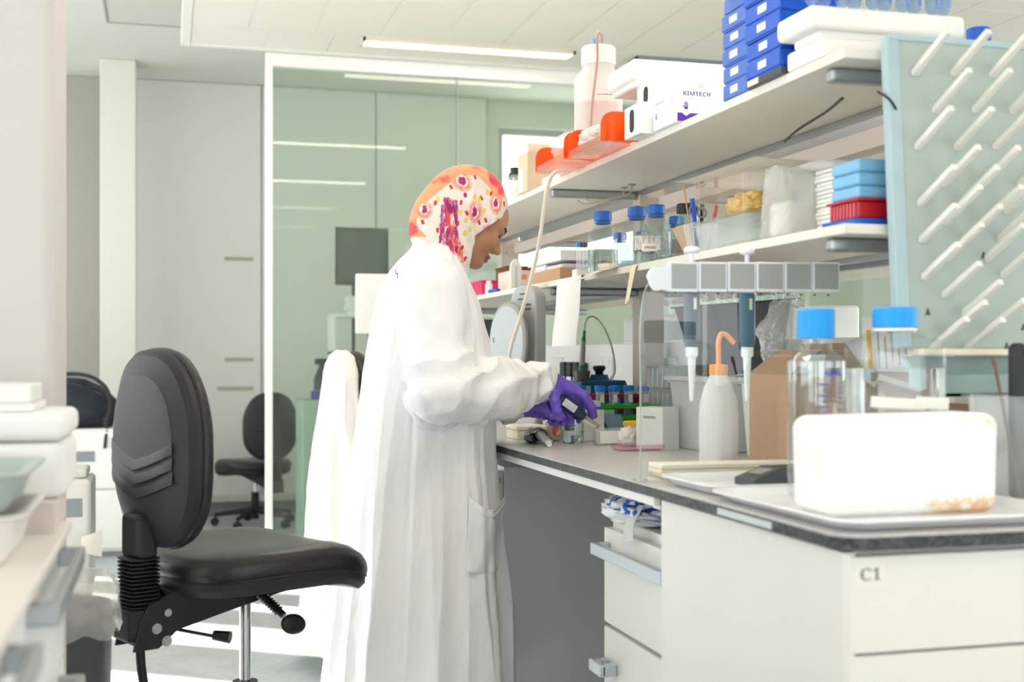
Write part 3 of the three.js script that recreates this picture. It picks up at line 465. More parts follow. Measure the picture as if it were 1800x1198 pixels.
  [['blue', M.skyBlue, 0.011, 'left'], ['red', M.red, 0.025, 'middle'], ['blue', M.capBlue, 0.039, 'right']].forEach(([c, m, x, w], i) => { const t = thing('sample_tube', `thin clear tube with ${c} cap, ${w} of three`, 'tube', [1.225 + x, SH1 + 0.0272, 3.71 + i * 0.006], 0, 'thin capped tubes'); add('tube_body', cyl(0.0058, 0.0058, 0.07, 0, 0, 0, 16), M.clearTint, t); add('cap', cyl(0.0068, 0.0068, 0.014, 0, 0.07, 0, 16), m, t); });
  const pd = thing('petri_dish', 'flat cream lidded dish in front of the blue-capped bottles', 'dish', [1.232, SH1, 3.37]); add('base', crease(lathe([[0, 0], [0.045, 0], [0.045, 0.011]], 40), 0.5), std('#eadcc6', 0.5), pd); add('lid', crease(lathe([[0.047, 0.009], [0.047, 0.018], [0, 0.018]], 40), 0.5), std('#f1e3cf', 0.45), pd);
  const bs = thing('liquid_dish', 'small plastic dish with pale blue liquid beside the beaker', 'dish', [1.226, SH1, 3.265]); add('dish', tub(0.05, 0.04, 0.022, 0.0015, 0.9, 0.008, 0.001), M.clearTint, bs); add('liquid', B(-0.02, 0.02, 0.003, 0.012, -0.015, 0.015, 0.003), std('#8fd0ea', 0.2, 0, { transmission: 0.5, thickness: 0 }), bs);
  // masking tape strip, papers hanging over the front edge
  tag(add('masking_tape', sheet((s, t) => { const w = 0.042 * (1 - 0.25 * t); return [1.1985 + (t < 0.12 ? 0.02 * (0.12 - t) / 0.12 : -0.0012 - 0.016 * t), SH1 + 0.0005 - Math.max(0, t - 0.08) * 0.105 - 0.01 * s * t, -(3.1 + s * w + 0.02 * t)]; }, 3, 12, 0.0006), std('#efe3bd', 0.8)), 'cream strip of masking tape hanging off the lower shelf edge', 'tape');
  tag(add('paper_towel', sheet((s, t) => { const a = 0.001 + 0.004 * Math.sin(s * 7) * t; return [1.196 - a - (t < 0.06 ? 0 : 0.003) + (t < 0.06 ? (0.06 - t) * 1.0 : 0) - 0.012 * t, SH1 + 0.0012 - Math.max(0, t - 0.05) * 0.226, -(3.54 + s * 0.235 + 0.02 * t + 0.004 * Math.sin(t * 9))]; }, 14, 30, 0.0008), std('#f5f5f2', 0.95)), 'white paper towel hanging from the lower shelf in front of the sockets', 'towel');
  tag(add('paper_sheet', sheet((s, t) => [1.15 + t * 0.11 - 0.01 * s, SH1 + 0.0028 + (t < 0.5 ? -0.045 * (0.5 - t) * (0.6 + 0.8 * s) : 0), -(3.25 + s * 0.2)], 6, 10, 0.0007), M.paper), 'bent sheet of white paper lying over the lower shelf edge', 'paper');
  for (const [dv, w] of [[0, 'nearer'], [0.07, 'farther']]) { const t = thing('wire_hook', `bent cream wire hook under the upper shelf, ${w} of two`, 'hook', [1.29, SH2 - 0.0192, 3.77 + dv], 0, 'wire hooks'); add('wire', tube([[0.14, -0.002, 0.02], [0.13, -0.03, 0.03], [0.06, -0.05, 0.04], [-0.01, -0.062, 0.05], [-0.03, -0.052, 0.052]], 0.0022, 30, 7), std('#c9bda8', 0.5), t); add('clip', B(0.13, 0.15, -0.004, 0, 0.01, 0.03, 0.001), M.alu, t); }
  // pen pot
  const pp = thing('pen_pot', 'clear acrylic pot with pens and scissors', 'pot', [1.33, SH1, 2.99]); add('pot', tub(0.07, 0.07, 0.1, 0.002, 0.95, 0.006, 0), M.clearTint, pp);
  const pens = [['blue', M.blue, -0.018, 0.012, 0.155, 0.006, 'thick blue marker pen in the acrylic pot'], ['black', M.blackPlastic, 0.006, -0.01, 0.145, 0.0045, 'black pen leaning right in the acrylic pot'], ['grey', M.darkGrey, -0.004, -0.014, 0.14, 0.004, 'dark grey pen in the acrylic pot'], ['stick', std('#d9a27c', 0.7), -0.024, -0.01, 0.195, 0.0018, 'thin wooden stick leaning left in the acrylic pot'], ['pink', std('#d8465a', 0.4), 0.022, 0.01, 0.14, 0.0045, 'pink pen in the acrylic pot']];
  for (const [n, m, x, z, h, r, l] of pens) { const t = thing(n === 'stick' ? 'wooden_stick' : 'marker_pen', l, n === 'stick' ? 'stick' : 'pen', [1.33 + x * 0.5, SH1 + 0.0045, 2.99 - z]); add('barrel', rod(V3(0, 0, 0), V3(x * 0.9, h * 0.7, z * 0.3), r), m, t); add('cap', rod(V3(x * 0.9, h * 0.7, z * 0.3), V3(x * 1.25, h, z * 0.4), r * 1.12), m, t); }
  const sc = thing('scissors', 'scissors with grey handles standing in the acrylic pot', 'scissors', [1.31, SH1 + 0.0045, 2.975]); add('handle', [new THREE.TorusGeometry(0.012, 0.003, 8, 20).translate(-0.006, 0.125, 0), new THREE.TorusGeometry(0.012, 0.003, 8, 20).translate(0.016, 0.12, 0)], M.grey, sc); add('blade', [B(0.0, 0.004, 0, 0.113, -0.001, 0.001)], M.steel, sc);
  // clear tubs with gloves and tips
  function clearTub(name, label, u, y, v, w, d, h, mat, lid) { const t = thing(name, label, 'box', [u + w / 2, y, v + d / 2]); add('tub', tub(w, d, h, 0.002, 0.92, 0.015, 0.006), mat, t); if (lid) add('lid', B(-w / 2 - 0.006, w / 2 + 0.006, h, h + 0.008, -d / 2 - 0.006, d / 2 + 0.006, 0.004), M.clear, t); return t; }
  clearTub('plastic_tub', 'lower clear plastic tub with tips, at the shelf front', 1.225, SH1, 2.50, 0.2, 0.3, 0.068, M.clearTint, true);
  const glv = clearTub('plastic_tub', 'upper clear plastic tub with a yellow rubber glove inside', 1.235, SH1 + 0.077, 2.54, 0.18, 0.26, 0.088, M.clear, true);
  bag('rubber_glove', 'crumpled yellow rubber glove inside the upper clear tub', 'glove', [1.31, SH1 + 0.0802, 2.66], 2.2, std('#f0c468', 0.5), 0.052, 0.03, 0.08, 0.35, 6);
  bag('pipette_tips', 'loose pale pipette tips in the lower clear tub', 'tips', [1.315, SH1 + 0.0035, 2.66], 5.2, std('#efe2c8', 0.6), 0.06, 0.011, 0.1, 0.4, 9);
  tag(add('paper_sheet', sheet((s, t) => [1.2 + s * 0.24, SH1 + 0.1742 + 0.0006 + 0.012 * Math.max(0, 0.25 - s) * 1.0 + (t > 0.85 ? (t - 0.85) * 0.04 : 0), -(2.42 + t * 0.44)], 10, 14, 0.0007), std('#ece6da', 0.9)), 'loose beige paper sheet lying on the upper clear tub', 'paper');
  const tg = thing('cardboard_strips', 'fan of pale cardboard strips leaning in the clear pot', 'cardboard', [1.255, SH1, 2.9]); for (let k = 0; k < 4; k++) { const g = B(-0.008, 0.008, 0, 0.085, -0.0008, 0.0008); g.rotateZ(0.2 + 0.09 * k); g.translate(0.012, 0.002, -0.006 * k); add('strip', g, k ? std('#e6cdb4', 0.85) : M.paper, tg); }
  // film bag with tubing, stack of trays
  { const t = thing('film_bag', 'frosted plastic bag standing upright between tubs and tray stack', 'bag', [1.262, SH1, 2.375]); const rg = []; for (let j = 0; j <= 26; j++) { const q = j / 26, o = []; for (let i = 0; i < 64; i++) { const a = i / 64 * 6.2832, c = Math.cos(a), s = Math.sin(a), e = 3.2; const f = 0.006 * fbm(c * 3 + 2, q * 5, s * 3) + 0.004 * Math.abs(noise(c * 6, q * 8, s * 6)); o.push([(0.055 * (1 - 0.12 * q) + f) * Math.sign(c) * Math.abs(c) ** (2 / e), q * 0.148 + 0.01 * q * noise(c * 2, 3, s * 2), (0.058 * (1 - 0.25 * q * q) + f) * Math.sign(s) * Math.abs(s) ** (2 / e)]); } rg.push(o); } add('film', skin(rg, true, true), std('#eeeeec', 0.25, 0, { transmission: 0.72, thickness: 0 }), t); add('contents', B(-0.035, 0.04, 0.004, 0.075, -0.035, 0.045, 0.01, 3), M.paper, t); }
  const st = thing('paper_stack', 'stack of thin white filter trays beside the pale blue racks', 'stack', [1.29, SH1, 2.24]);
  for (let k = 0; k < 16; k++) add('tray', B(rr(-0.002, 0.002), 0.085 + rr(-0.002, 0.002), k * 0.0085, k * 0.0085 + 0.0075, -0.085 + rr(-0.002, 0.002), rr(-0.002, 0.002), 0.001), M.paper, st);
  tag(add('paper_sheet', sheet((s, t) => [1.25 + s * 0.16, SH1 + 0.1372 + 0.0006 + 0.03 * Math.max(0, 0.28 - s) * (0.4 + t) + 0.002 * Math.sin(s * 9 + t * 5), -(2.2 + t * 0.17)], 12, 8, 0.0007), M.paper), 'curled white sheet on top of the tray stack', 'paper');
  // racks at the end
  const ra = thing('tube_rack', 'deep blue flat rack at the bottom of the rack stack', 'rack', [1.232, SH1, 2.075]); add('base', B(0, 0.2, 0, 0.013, -0.12, 0, 0.002), M.blue, ra); for (let k = 0; k < 5; k++) add('well', cyl(0.006, 0.006, 0.001, 0.1 + k * 0.02, 0.013, -0.02, 12), M.navy, ra);
  const rb = thing('tube_rack', 'dark red ribbed rack on the blue base', 'rack', [1.24, SH1 + 0.0142, 2.078]); add('body', B(0.006, 0.2, 0, 0.032, -0.11, -0.004, 0.003), M.red, rb); add('rim', B(0, 0.206, 0.032, 0.037, -0.115, 0.001, 0.001), M.red, rb); for (let k = 0; k < 8; k++) add('rib', B(0.0035, 0.006, 0.002, 0.03, -0.106 + k * 0.012, -0.1 + k * 0.012), std('#d65a68', 0.4), rb);
  for (let k = 0; k < 3; k++) { const t = thing('tube_rack', `pale blue plastic rack, ${['lowest', 'middle', 'top'][k]} of three on the red rack`, 'rack', [1.246, SH1 + 0.0514 + k * 0.025, 2.085], 0, 'pale blue racks'); add('body', B(0, 0.2, 0, 0.0232, -0.1, 0, 0.006, 3), M.paleBlue, t); add('groove', B(0.006, 0.194, 0.0232, 0.0248, -0.094, -0.006), M.paleBlue, t); }
  const cl = thing('plug', 'small white and brown connector lying at the shelf end', 'plug', [1.305, SH1, 2.062]); add('body', B(0, 0.035, 0, 0.008, -0.01, 0, 0.003), M.white, cl); add('pin', B(0.035, 0.09, 0.001, 0.006, -0.008, -0.002, 0.001), M.beigePost, cl);
  // far part of the lower shelf
  const pk = thing('tube_rack', 'bright pink plastic tube rack behind the woman', 'rack', [1.215, SH1, 4.88]); add('body', B(0, 0.1, 0, 0.055, -0.22, 0, 0.003), std('#e8346e', 0.45), pk); add('rim', B(-0.003, 0.103, 0.055, 0.062, -0.223, 0.003, 0.001), std('#ec3d78', 0.45), pk); for (let k = 0; k < 5; k++) add('well', B(-0.0008, 0, 0.01, 0.05, -0.2 + k * 0.042, -0.18 + k * 0.042), std('#c21f55', 0.5), pk);
  const wv = thing('white_bottle', 'small white bottle in front of the pink rack', 'bottle', [1.212, SH1, 4.74]); add('body', cyl(0.014, 0.014, 0.038, 0, 0, 0, 20), M.white, wv); add('cap', cyl(0.01, 0.01, 0.012, 0, 0.038, 0, 16), M.white, wv);
  for (let k = 0; k < 3; k++) { const t = thing('blue_clip', `small bright blue cap lying in front of the pink rack, ${['left', 'middle', 'right'][k]} of three`, 'cap', [1.206, SH1, 4.68 - k * 0.045], 0, 'blue caps on the shelf'); add('cap', ribCap(0.012, 0.011, 0, 20), M.blue, t); add('inner', cyl(0.008, 0.008, 0.001, 0, 0.011), M.capBlue, t); }
  const pb = thing('carton', 'pale pink and white carton beside the pink rack', 'box', [1.27, SH1, 4.62]); add('carton', B(0, 0.13, 0, 0.085, -0.2, 0, 0.002), std('#ecd8cf', 0.7), pb); add('label', decal(0.05, 0.02, 0.065, 0.06, 0.0006), std('#e8937a', 0.7), pb);
  const ws = thing('tip_holder', 'white pointed plastic holder standing on the far shelf', 'holder', [1.25, SH1, 4.50]); { const s = new THREE.Shape(); s.moveTo(-0.022, 0); s.lineTo(0.022, 0); s.lineTo(0.022, 0.085); s.quadraticCurveTo(0.018, 0.11, 0, 0.118); s.quadraticCurveTo(-0.018, 0.11, -0.022, 0.085); add('shell', extr(s, 0.02, 0.004), M.milky, ws); add('stripe', B(-0.004, 0.004, 0.01, 0.09, 0.02, 0.0206), std('#b9c6d6', 0.5), ws); }
  const cf = thing('cardboard_box', 'open brown cardboard tray of packets on the far shelf', 'box', [1.275, SH1, 4.02]); add('carton', [B(0, 0.004, 0, 0.055, -0.4, 0), B(0.2, 0.204, 0, 0.055, -0.4, 0), B(0, 0.204, 0, 0.004, -0.4, 0), B(0.004, 0.2, 0, 0.055, -0.004, 0), B(0.004, 0.2, 0, 0.055, -0.4, -0.396)], M.card, cf); add('packets', [B(0.008, 0.196, 0.004, 0.08, -0.39, -0.2, 0.01), B(0.008, 0.196, 0.004, 0.07, -0.19, -0.01, 0.01)], std('#e9dfe6', 0.6), cf);
  const wb = thing('carton', 'bright white carton lid on the brown cardboard tray', 'box', [1.28, SH1 + 0.0802, 4.03]); add('carton', B(0, 0.2, 0, 0.035, -0.4, 0, 0.003), M.white, wb); add('tape', B(0.08, 0.12, 0.035, 0.0356, -0.4, 0), M.cream, wb);
  const br = thing('brown_box', 'dark brown box at the far end of the lower shelf', 'box', [1.36, SH1, 5.0]); add('carton', B(0, 0.13, 0, 0.125, -0.2, 0, 0.002), std('#7a4128', 0.7), br); add('lid', B(-0.002, 0.132, 0.1252, 0.13, -0.202, 0.002), std('#5d3322', 0.7), br);
}
// ---------- things on the bench ----------
{
  const glass = std('#eaf3f2', 0.03, 0, { transmission: 1, thickness: 0, ior: 1.5 });
  // ----- pegboard drying rack on the shelf end -----
  const pegM = std('#f0eee6', 0.45), bm = std('#aebbb4', 0.5), edgeM = std('#afc6cc', 0.45);
  const pb = thing('drying_rack', 'pale green pegboard drying rack with white pegs on the shelf end', 'drying rack', [1.29, 1.11, 2.03]);
  { const s = new THREE.Shape(); s.moveTo(0.028, 0.058); s.lineTo(0.34, 0.058); s.lineTo(0.34, 0.64); s.lineTo(0.0, 0.625); s.closePath(); const g = extr(s, 0.006, 0.001); g.translate(0, 0, 0.004); add('board', g, bm, pb);
    const sd = new THREE.Shape(); sd.moveTo(0.0, 0.058); sd.lineTo(0.0285, 0.058); sd.lineTo(0.0005, 0.628); sd.lineTo(-0.026, 0.628); sd.closePath(); const g2 = extr(sd, 0.024, 0.004, 3); g2.translate(0, 0, -0.012); add('side_rim', g2, edgeM, pb);
    add('top_rim', B(-0.02, 0.34, 0.62, 0.632, -0.012, 0.014, 0.003), edgeM, pb); }
  const pegSpots = [[0.033, 0.562], [0.115, 0.567], [0.198, 0.569], [0.076, 0.496], [0.16, 0.501], [0.241, 0.504], [0.039, 0.427], [0.122, 0.43], [0.205, 0.434], [0.094, 0.361], [0.177, 0.364], [0.259, 0.367], [0.045, 0.324], [0.133, 0.327], [0.215, 0.263], [0.098, 0.291], [0.183, 0.294], [0.048, 0.256], [0.139, 0.258], [0.228, 0.315], [0.101, 0.224], [0.187, 0.225], [0.053, 0.188], [0.222, 0.195], [0.096, 0.155], [0.139, 0.123], [0.07, 0.057], [0.108, 0.087], [0.144, 0.056], [0.19, 0.091]];
  const pegShape = rrShape(-0.0062, 0.0062, -0.0062, 0.0062, 0.002);
  const pegG = extr(pegShape, 0.118, 0.0008); { const p = pegG.attributes.position; for (let i = 0; i < p.count; i++) { const t = p.getZ(i) / 0.118; p.setXYZ(i, p.getX(i) * (1 - 0.12 * t), p.getY(i) * (1 - 0.12 * t), p.getZ(i)); } pegG.computeVertexNormals(); pegG.rotateX(-0.46); }
  for (const [x, y] of pegSpots) { const m = add('peg', pegG, pegM, pb); m.position.set(x, y, 0.009); }
  const hole = std('#57645c', 0.8);
  for (const [x, y] of [[0.18, 0.232], [0.061, 0.125], [0.267, 0.098], [0.23, 0.063]]) { const s = new THREE.Shape(); s.moveTo(-0.006, -0.006); s.lineTo(0.006, -0.006); s.lineTo(0.0015, 0.006); s.lineTo(-0.0015, 0.006); const g = extr(s, 0.001); g.translate(x, y, 0.0098); add('hanging_slot', g, hole, pb); }
  add('drip_ledge', B(0.03, 0.34, 0.045, 0.057, -0.006, 0.03, 0.002), std('#efe5d0', 0.6), pb);
  add('drip_trough', [B(0.03, 0.34, -0.03, 0.043, -0.012, -0.004), B(0.03, 0.34, -0.03, -0.024, -0.004, 0.055), B(0.03, 0.34, -0.03, 0.01, 0.05, 0.055)], std('#93a9a2', 0.5), pb);
  { const s = new THREE.Shape(); s.moveTo(0, -0.03); s.lineTo(0.07, -0.03); s.lineTo(0.0, 0.043); const g = extr(s, 0.012, 0.002); g.rotateY(-Math.PI / 2); g.translate(0.03, 0, -0.012); add('trough_bracket', g, edgeM, pb); }
  for (const [y, z] of [[0.50, -0.012]]) add('cable_tie', tube([[-0.03, y + 0.03, z], [-0.022, y + 0.01, 0.016], [-0.008, y - 0.005, 0.014], [0.0, y - 0.002, -0.004]], 0.0022, 16, 6), M.blackPlastic, pb);
  tag(add('cable', tube([P(1.28, 1.66, 2.2), P(1.33, 1.665, 2.35), P(1.40, 1.675, 2.6), P(1.47, 1.683, 2.8)], 0.003, 24, 8), M.blackPlastic), 'thin black cable strung under the upper shelf', 'cable');

  // ----- white trays, polystyrene box -----
  const trayM = std('#f2f3f5', 0.35);
  const t2 = thing('plastic_tray', 'white plastic tray at the bench corner carrying the foam box', 'tray', [1.14, TOP, 1.825]); add('tray', tub(0.42, 0.46, 0.018, 0.003, 0.93, 0.04, 0.006), trayM, t2); add('foot_ring', B(-0.16, 0.16, 0.0035, 0.0045, -0.17, 0.17), trayM, t2);
  const t1 = thing('plastic_tray', 'white plastic tray behind the corner tray, holding a dark wedge', 'tray', [1.118, TOP, 2.2]); add('tray', tub(0.345, 0.25, 0.02, 0.003, 0.92, 0.035, 0.006), trayM, t1); add('foot_ring', B(-0.14, 0.14, 0.0035, 0.0045, -0.09, 0.09), trayM, t1);
  const stain = canvasTex(512, 256, (g, w, h) => { g.fillStyle = '#fbfaf8'; g.fillRect(0, 0, w, h); for (let i = 0; i < 420; i++) { const x = w * (0.52 + 0.47 * rnd() ** 0.6), y = h * (1 - 0.16 * rnd() ** 1.6), a = 0.05 + 0.14 * rnd(); g.fillStyle = `rgba(${205 + rnd() * 25},${150 + rnd() * 30},${80 + rnd() * 30},${a})`; g.beginPath(); g.ellipse(x, y, 3 + rnd() * 12, 2 + rnd() * 6, rnd() * 3, 0, 7); g.fill(); } for (let i = 0; i < 60; i++) { g.fillStyle = `rgba(220,170,100,${0.05 + 0.1 * rnd()})`; g.beginPath(); g.ellipse(w * (0.8 + 0.19 * rnd()), h * (0.03 + 0.1 * rnd() ** 2), 2 + rnd() * 9, 2 + rnd() * 3, 0, 0, 7); g.fill(); } });
  const fx = thing('foam_box', 'white polystyrene box with rusty stains in the near foreground', 'box', [0.968, TOP + 0.0045, 1.71]);
  { const g = B(0, 0.312, 0, 0.158, -0.125, 0, 0.022, 5), p = g.attributes.position, uv = g.attributes.uv; for (let i = 0; i < p.count; i++) { const x = p.getX(i), y = p.getY(i), z = p.getZ(i); p.setX(i, x + (x < 0.15 ? 1 : -1) * (0.158 - y) * 0.03); p.setY(i, y - Math.max(0, 0.06 - x) * 0.10 * (y / 0.158)); uv.setXY(i, x / 0.312, y / 0.158); } g.computeVertexNormals(); add('shell', crease(g, 0.9), std('#ffffff', 0.85, 0, { map: stain, bumpMap: M.foam.bumpMap, bumpScale: 0.0003 }), fx); add('rim', B(0.02, 0.292, -0.0, 0.004, -0.112, -0.015), M.foam, fx); }
  const wd = thing('device_wedge', 'dark grey wedge-shaped device lying in the tray', 'device', [1.075, TOP + 0.0045, 2.17], 0.12); { const s = new THREE.Shape(); s.moveTo(0, 0); s.lineTo(0.16, 0); s.lineTo(0.16, 0.034); s.lineTo(0.06, 0.034); s.lineTo(0.0, 0.014); const g = extr(s, 0.07, 0.002); g.translate(0, 0, -0.07); add('casing', g, M.darkGrey, wd); add('label', (() => { const g = decal(0.03, 0.05, 0, 0, 0, 0, -Math.PI / 2); g.rotateZ(0.32); g.translate(0.036, 0.0272, -0.035); return g; })(), std('#8a8c84', 0.6), wd); }
  const pk = thing('wood_strips', 'pack of flat pale wooden strips lying behind the tray', 'strips', [0.985, TOP, 2.415], -0.03);
  for (let k = 0; k < 3; k++) add('strip', B(rr(0, 0.012), 0.32 + rr(-0.02, 0.02), k * 0.0096, k * 0.0096 + 0.0088, -0.08, rr(-0.005, 0.002), 0.0015), k % 2 ? std('#f2e0c6', 0.8) : std('#f6ecdd', 0.8), pk);

  // ----- big bottles -----
  const pet = std('#fafcfc', 0.04, 0, { transmission: 1, thickness: 0, ior: 1.57 });
  const nb = thing('media_bottle', 'tall clear roller bottle with blue printed scale and bright blue cap', 'bottle', [1.102, TOP + 0.0045, 1.984]);
  { const R = 0.05, H = 0.252; add('bottle', crease(lathe([[0, 0], [R - 0.006, 0], [R, 0.006], [R, H - 0.012], [R - 0.008, H - 0.002], [0.03, H + 0.006], [0.027, H + 0.012], [0.027, H + 0.04]], 48), 0.5), pet, nb);
    add('inner_wall', crease(lathe([[0, 0.003], [R - 0.008, 0.003], [R - 0.002, 0.009], [R - 0.002, H - 0.012], [R - 0.01, H - 0.004], [0.028, H + 0.004]], 48), 0.5), pet, nb);
    add('cap', ribCap(0.032, 0.052, H + 0.028, 56), M.skyBlue, nb);
    const tx = canvasTex(256, 512, (g, w, h) => { g.clearRect(0, 0, w, h); g.fillStyle = '#4666d8'; g.font = 'bold 52px sans-serif'; g.textAlign = 'center'; g.fillText('nunc', w / 2, 48); for (let i = 0; i < 14; i++) { const y = 90 + i * 29; g.fillRect(52, y, i % 2 ? 28 : 46, 5); g.fillRect(w - 92, y + 12, 30, 5); if (i % 2 === 0) { g.font = '22px sans-serif'; g.fillText(String(1400 - i * 100), 40, y + 8); } } g.font = '24px sans-serif'; g.fillText('ml', w / 2 - 20, 300); });
    const g = new THREE.CylinderGeometry(R + 0.0006, R + 0.0006, 0.17, 24, 1, true, -0.62, 1.5); g.translate(0, 0.145, 0); add('printed_scale', g, std('#ffffff', 0.5, 0, { map: tx, transparent: true, alphaTest: 0.35, side: THREE.DoubleSide }), nb); }
  const sb = thing('media_bottle', 'square clear bottle half full of water with bright blue cap', 'bottle', [1.199, TOP + 0.0045, 1.888]);
  { const sq = (hw, y, r = 0.02) => { const o = []; const n = 5; for (let q = 0; q < 4; q++) for (let i = 0; i <= n; i++) { const a = (q + i / n) * Math.PI / 2; const cx = [1, -1, -1, 1][q] * (hw - r), cz = [1, 1, -1, -1][q] * (hw * 0.55 - r); o.push([cx + r * Math.cos(a), y, cz + r * Math.sin(a)]); } return o; };
    const circ = (R, y) => { const o = [], n = 5; for (let q = 0; q < 4; q++) for (let i = 0; i <= n; i++) { const a = (q + i / n * 0.98 + 0.01) * Math.PI / 2; o.push([R * Math.cos(a), y, R * Math.sin(a)]); } return o; };
    add('bottle', crease(skin([sq(0.076, 0, 0.012), sq(0.08, 0.006), sq(0.08, 0.262), sq(0.074, 0.274), circ(0.038, 0.29), circ(0.033, 0.296), circ(0.033, 0.315)], true, false), 0.5), pet, sb);
    add('water', skin([sq(0.074, 0.004, 0.012), sq(0.0775, 0.009), sq(0.0775, 0.228)], true, true), M.water, sb); add('cap', ribCap(0.0365, 0.034, 0.298, 64), M.skyBlue, sb); add('cap_ring', lathe([[0.034, 0.291], [0.0365, 0.2915], [0.0365, 0.296], [0.034, 0.2965]], 40), M.white, sb);
    const tape = (x0, x1, y, hh, rz) => { const g = B(x0, x1, -hh / 2, hh / 2, 0.0442, 0.0448); g.rotateZ(rz); g.translate(0, y, 0); return g; }; add('paper_label', [tape(-0.074, 0.03, 0.169, 0.018, -0.06), tape(0.01, 0.074, 0.172, 0.02, -0.05).translate(0, 0, 0.0011)], M.paper, sb); }
  // clear container with tools at the right edge
  const cc = thing('tool_pot', 'clear plastic container of tools under the drying rack', 'pot', [1.44, TOP, 1.86]); add('pot', tub(0.15, 0.15, 0.186, 0.003, 0.82, 0.02, 0.008), M.clearTint, cc);
  const hd = thing('hand_tool', 'black hand tool with hanging hole standing in the clear container', 'tool', [1.425, TOP + 0.0065, 1.87]); { const s = rrShape(-0.016, 0.016, 0, 0.27, 0.013); const hl = new THREE.Path(); hl.absellipse(0.002, 0.252, 0.005, 0.008, 0, 7, false); s.holes.push(hl); const g = extr(s, 0.012, 0.003); add('handle', g, M.blackPlastic, hd); for (let k = 0; k < 14; k++) add('grip_rib', B(-0.0175, -0.006, 0.13 + k * 0.007, 0.134 + k * 0.007, 0.011, 0.0135), M.blackSoft, hd); }
  const sp = thing('metal_rod', 'thin brown metal spatula leaning in the clear container', 'spatula', [1.40, TOP + 0.0065, 1.85]); add('shaft', rod(V3(0.02, 0, 0), V3(-0.038, 0.232, 0.01), 0.003, 0.003), std('#7b6256', 0.4, 0.5), sp); add('blade', rod(V3(-0.038, 0.232, 0.01), V3(-0.042, 0.246, 0.011), 0.005, 0.004), std('#7b6256', 0.4, 0.5), sp);
  const wp = thing('wipe_pack', 'white pack with blue stripes at the right edge of the bench', 'pack', [1.405, TOP, 1.74], 0.1); add('pack', B(0, 0.16, 0, 0.125, -0.04, 0, 0.008, 3), M.paper, wp); for (const [a, b] of [[0.014, 0.022], [0.036, 0.056], [0.064, 0.1]]) add('stripe', B(a, b, 0.06, 0.112, 0.0, 0.0006), M.capBlue, wp);
  const bx2 = thing('cardboard_box', 'low brown cardboard box behind the square bottle', 'box', [1.31, TOP, 2.12]); add('carton', B(0, 0.2, 0, 0.16, -0.22, 0, 0.002), std('#a98a78', 0.85), bx2); add('tape', B(0.08, 0.12, 0.1602, 0.1606, -0.22, 0), M.cream, bx2);

  // ----- acrylic screen and pipette stand -----
  const acr = std('#f8fcfa', 0.02, 0, { transmission: 0.97, thickness: 0, ior: 1.49 });
  const scn = thing('acrylic_screen', 'clear acrylic splash screen standing on the bench edge', 'screen', [0.915, TOP, 2.352]);
  { const s = new THREE.Shape(); s.moveTo(0, 0); s.lineTo(0.5, 0); s.lineTo(0.5, 0.43); s.lineTo(0.07, 0.43); s.quadraticCurveTo(0.008, 0.43, 0.0, 0.33); s.closePath(); const g = new THREE.ShapeGeometry(s, 16); add('sheet', g, acr, scn); add('sheet_edge', tube([[0, 0.002, 0], [0, 0.2, 0], [0, 0.33, 0], [0.012, 0.39, 0], [0.035, 0.42, 0], [0.07, 0.43, 0]], 0.0016, 40, 6), std('#d6e6df', 0.1, 0, { transmission: 0.55, thickness: 0 }), scn); add('foot', B(0.0, 0.5, 0, 0.003, -0.05, -0.002), acr, scn); }
  const ph = thing('pipette_stand', 'white pipette hanger bar with six grey panels', 'pipette stand', [0.92, TOP + 0.382, 2.335]);
  const whiteP = std('#eef2f8', 0.4), gp = std('#a9aeab', 0.5);
  { const s = new THREE.Shape(); s.moveTo(0.046, 0); s.lineTo(0.03, 0.004); s.quadraticCurveTo(0.015, -0.004, 0.007, 0.012); s.lineTo(0, 0.03); s.quadraticCurveTo(0.006, 0.05, 0.02, 0.048); s.lineTo(0.046, 0.053); s.closePath(); add('hook_end', extr(s, 0.012, 0.002), whiteP, ph); }
  for (let k = 0; k < 6; k++) { const x = 0.046 + k * 0.0635; const b = add('slot_frame', B(x, x + 0.062, 0.0 + k * 0.0008, 0.060 + k * 0.0012, 0, 0.012, 0.002), whiteP, ph); add('grey_panel', B(x + 0.004, x + 0.058, 0.006 + k * 0.0008, 0.056 + k * 0.0012, 0.012, 0.0128), gp, b); }
  for (let k = 0; k < 12; k++) add('notch_pin', B(0.06 + k * 0.031, 0.062 + k * 0.031, -0.004, 0.0, 0.003, 0.009), M.darkGrey, ph);
  for (const x of [0.13, 0.36]) add('support_rod', rod(V3(x, 0.01, -0.006), V3(x, -0.382, -0.006), 0.004), M.clear, ph);
  function pipette(name, label, pos, colB, s = 1) { const t = thing(name, label, 'pipette', pos, 0, 'hanging pipettes'); const D = std(colB, 0.45);
    add('handle', crease(lathe([[0, 0], [0.0135, 0.0], [0.0165, -0.006], [0.017, -0.06], [0.0165, -0.085], [0.0175, -0.088], [0.0165, -0.1], [0.0135, -0.112], [0, -0.112]].map(([r, y]) => [r * s, y]), 28), 0.5), D, t);
    add('volume_window', B(-0.003, 0.003, -0.035, -0.012, 0.0165 * s, 0.0175 * s), M.cream, t);
    add('plunger', lathe([[0, 0.094], [0.0135, 0.093], [0.0165, 0.087], [0.015, 0.081], [0.005, 0.079], [0.0042, 0], [0, 0]], 24), std('#eef2f8', 0.4), t);
    add('shaft', crease(lathe([[0.0125, -0.112], [0.0125, -0.13], [0.0085, -0.134], [0.0075, -0.16], [0.0055, -0.205], [0.0045, -0.222], [0, -0.222]], 24), 0.5), std('#f3f4f6', 0.4), t); return t; }
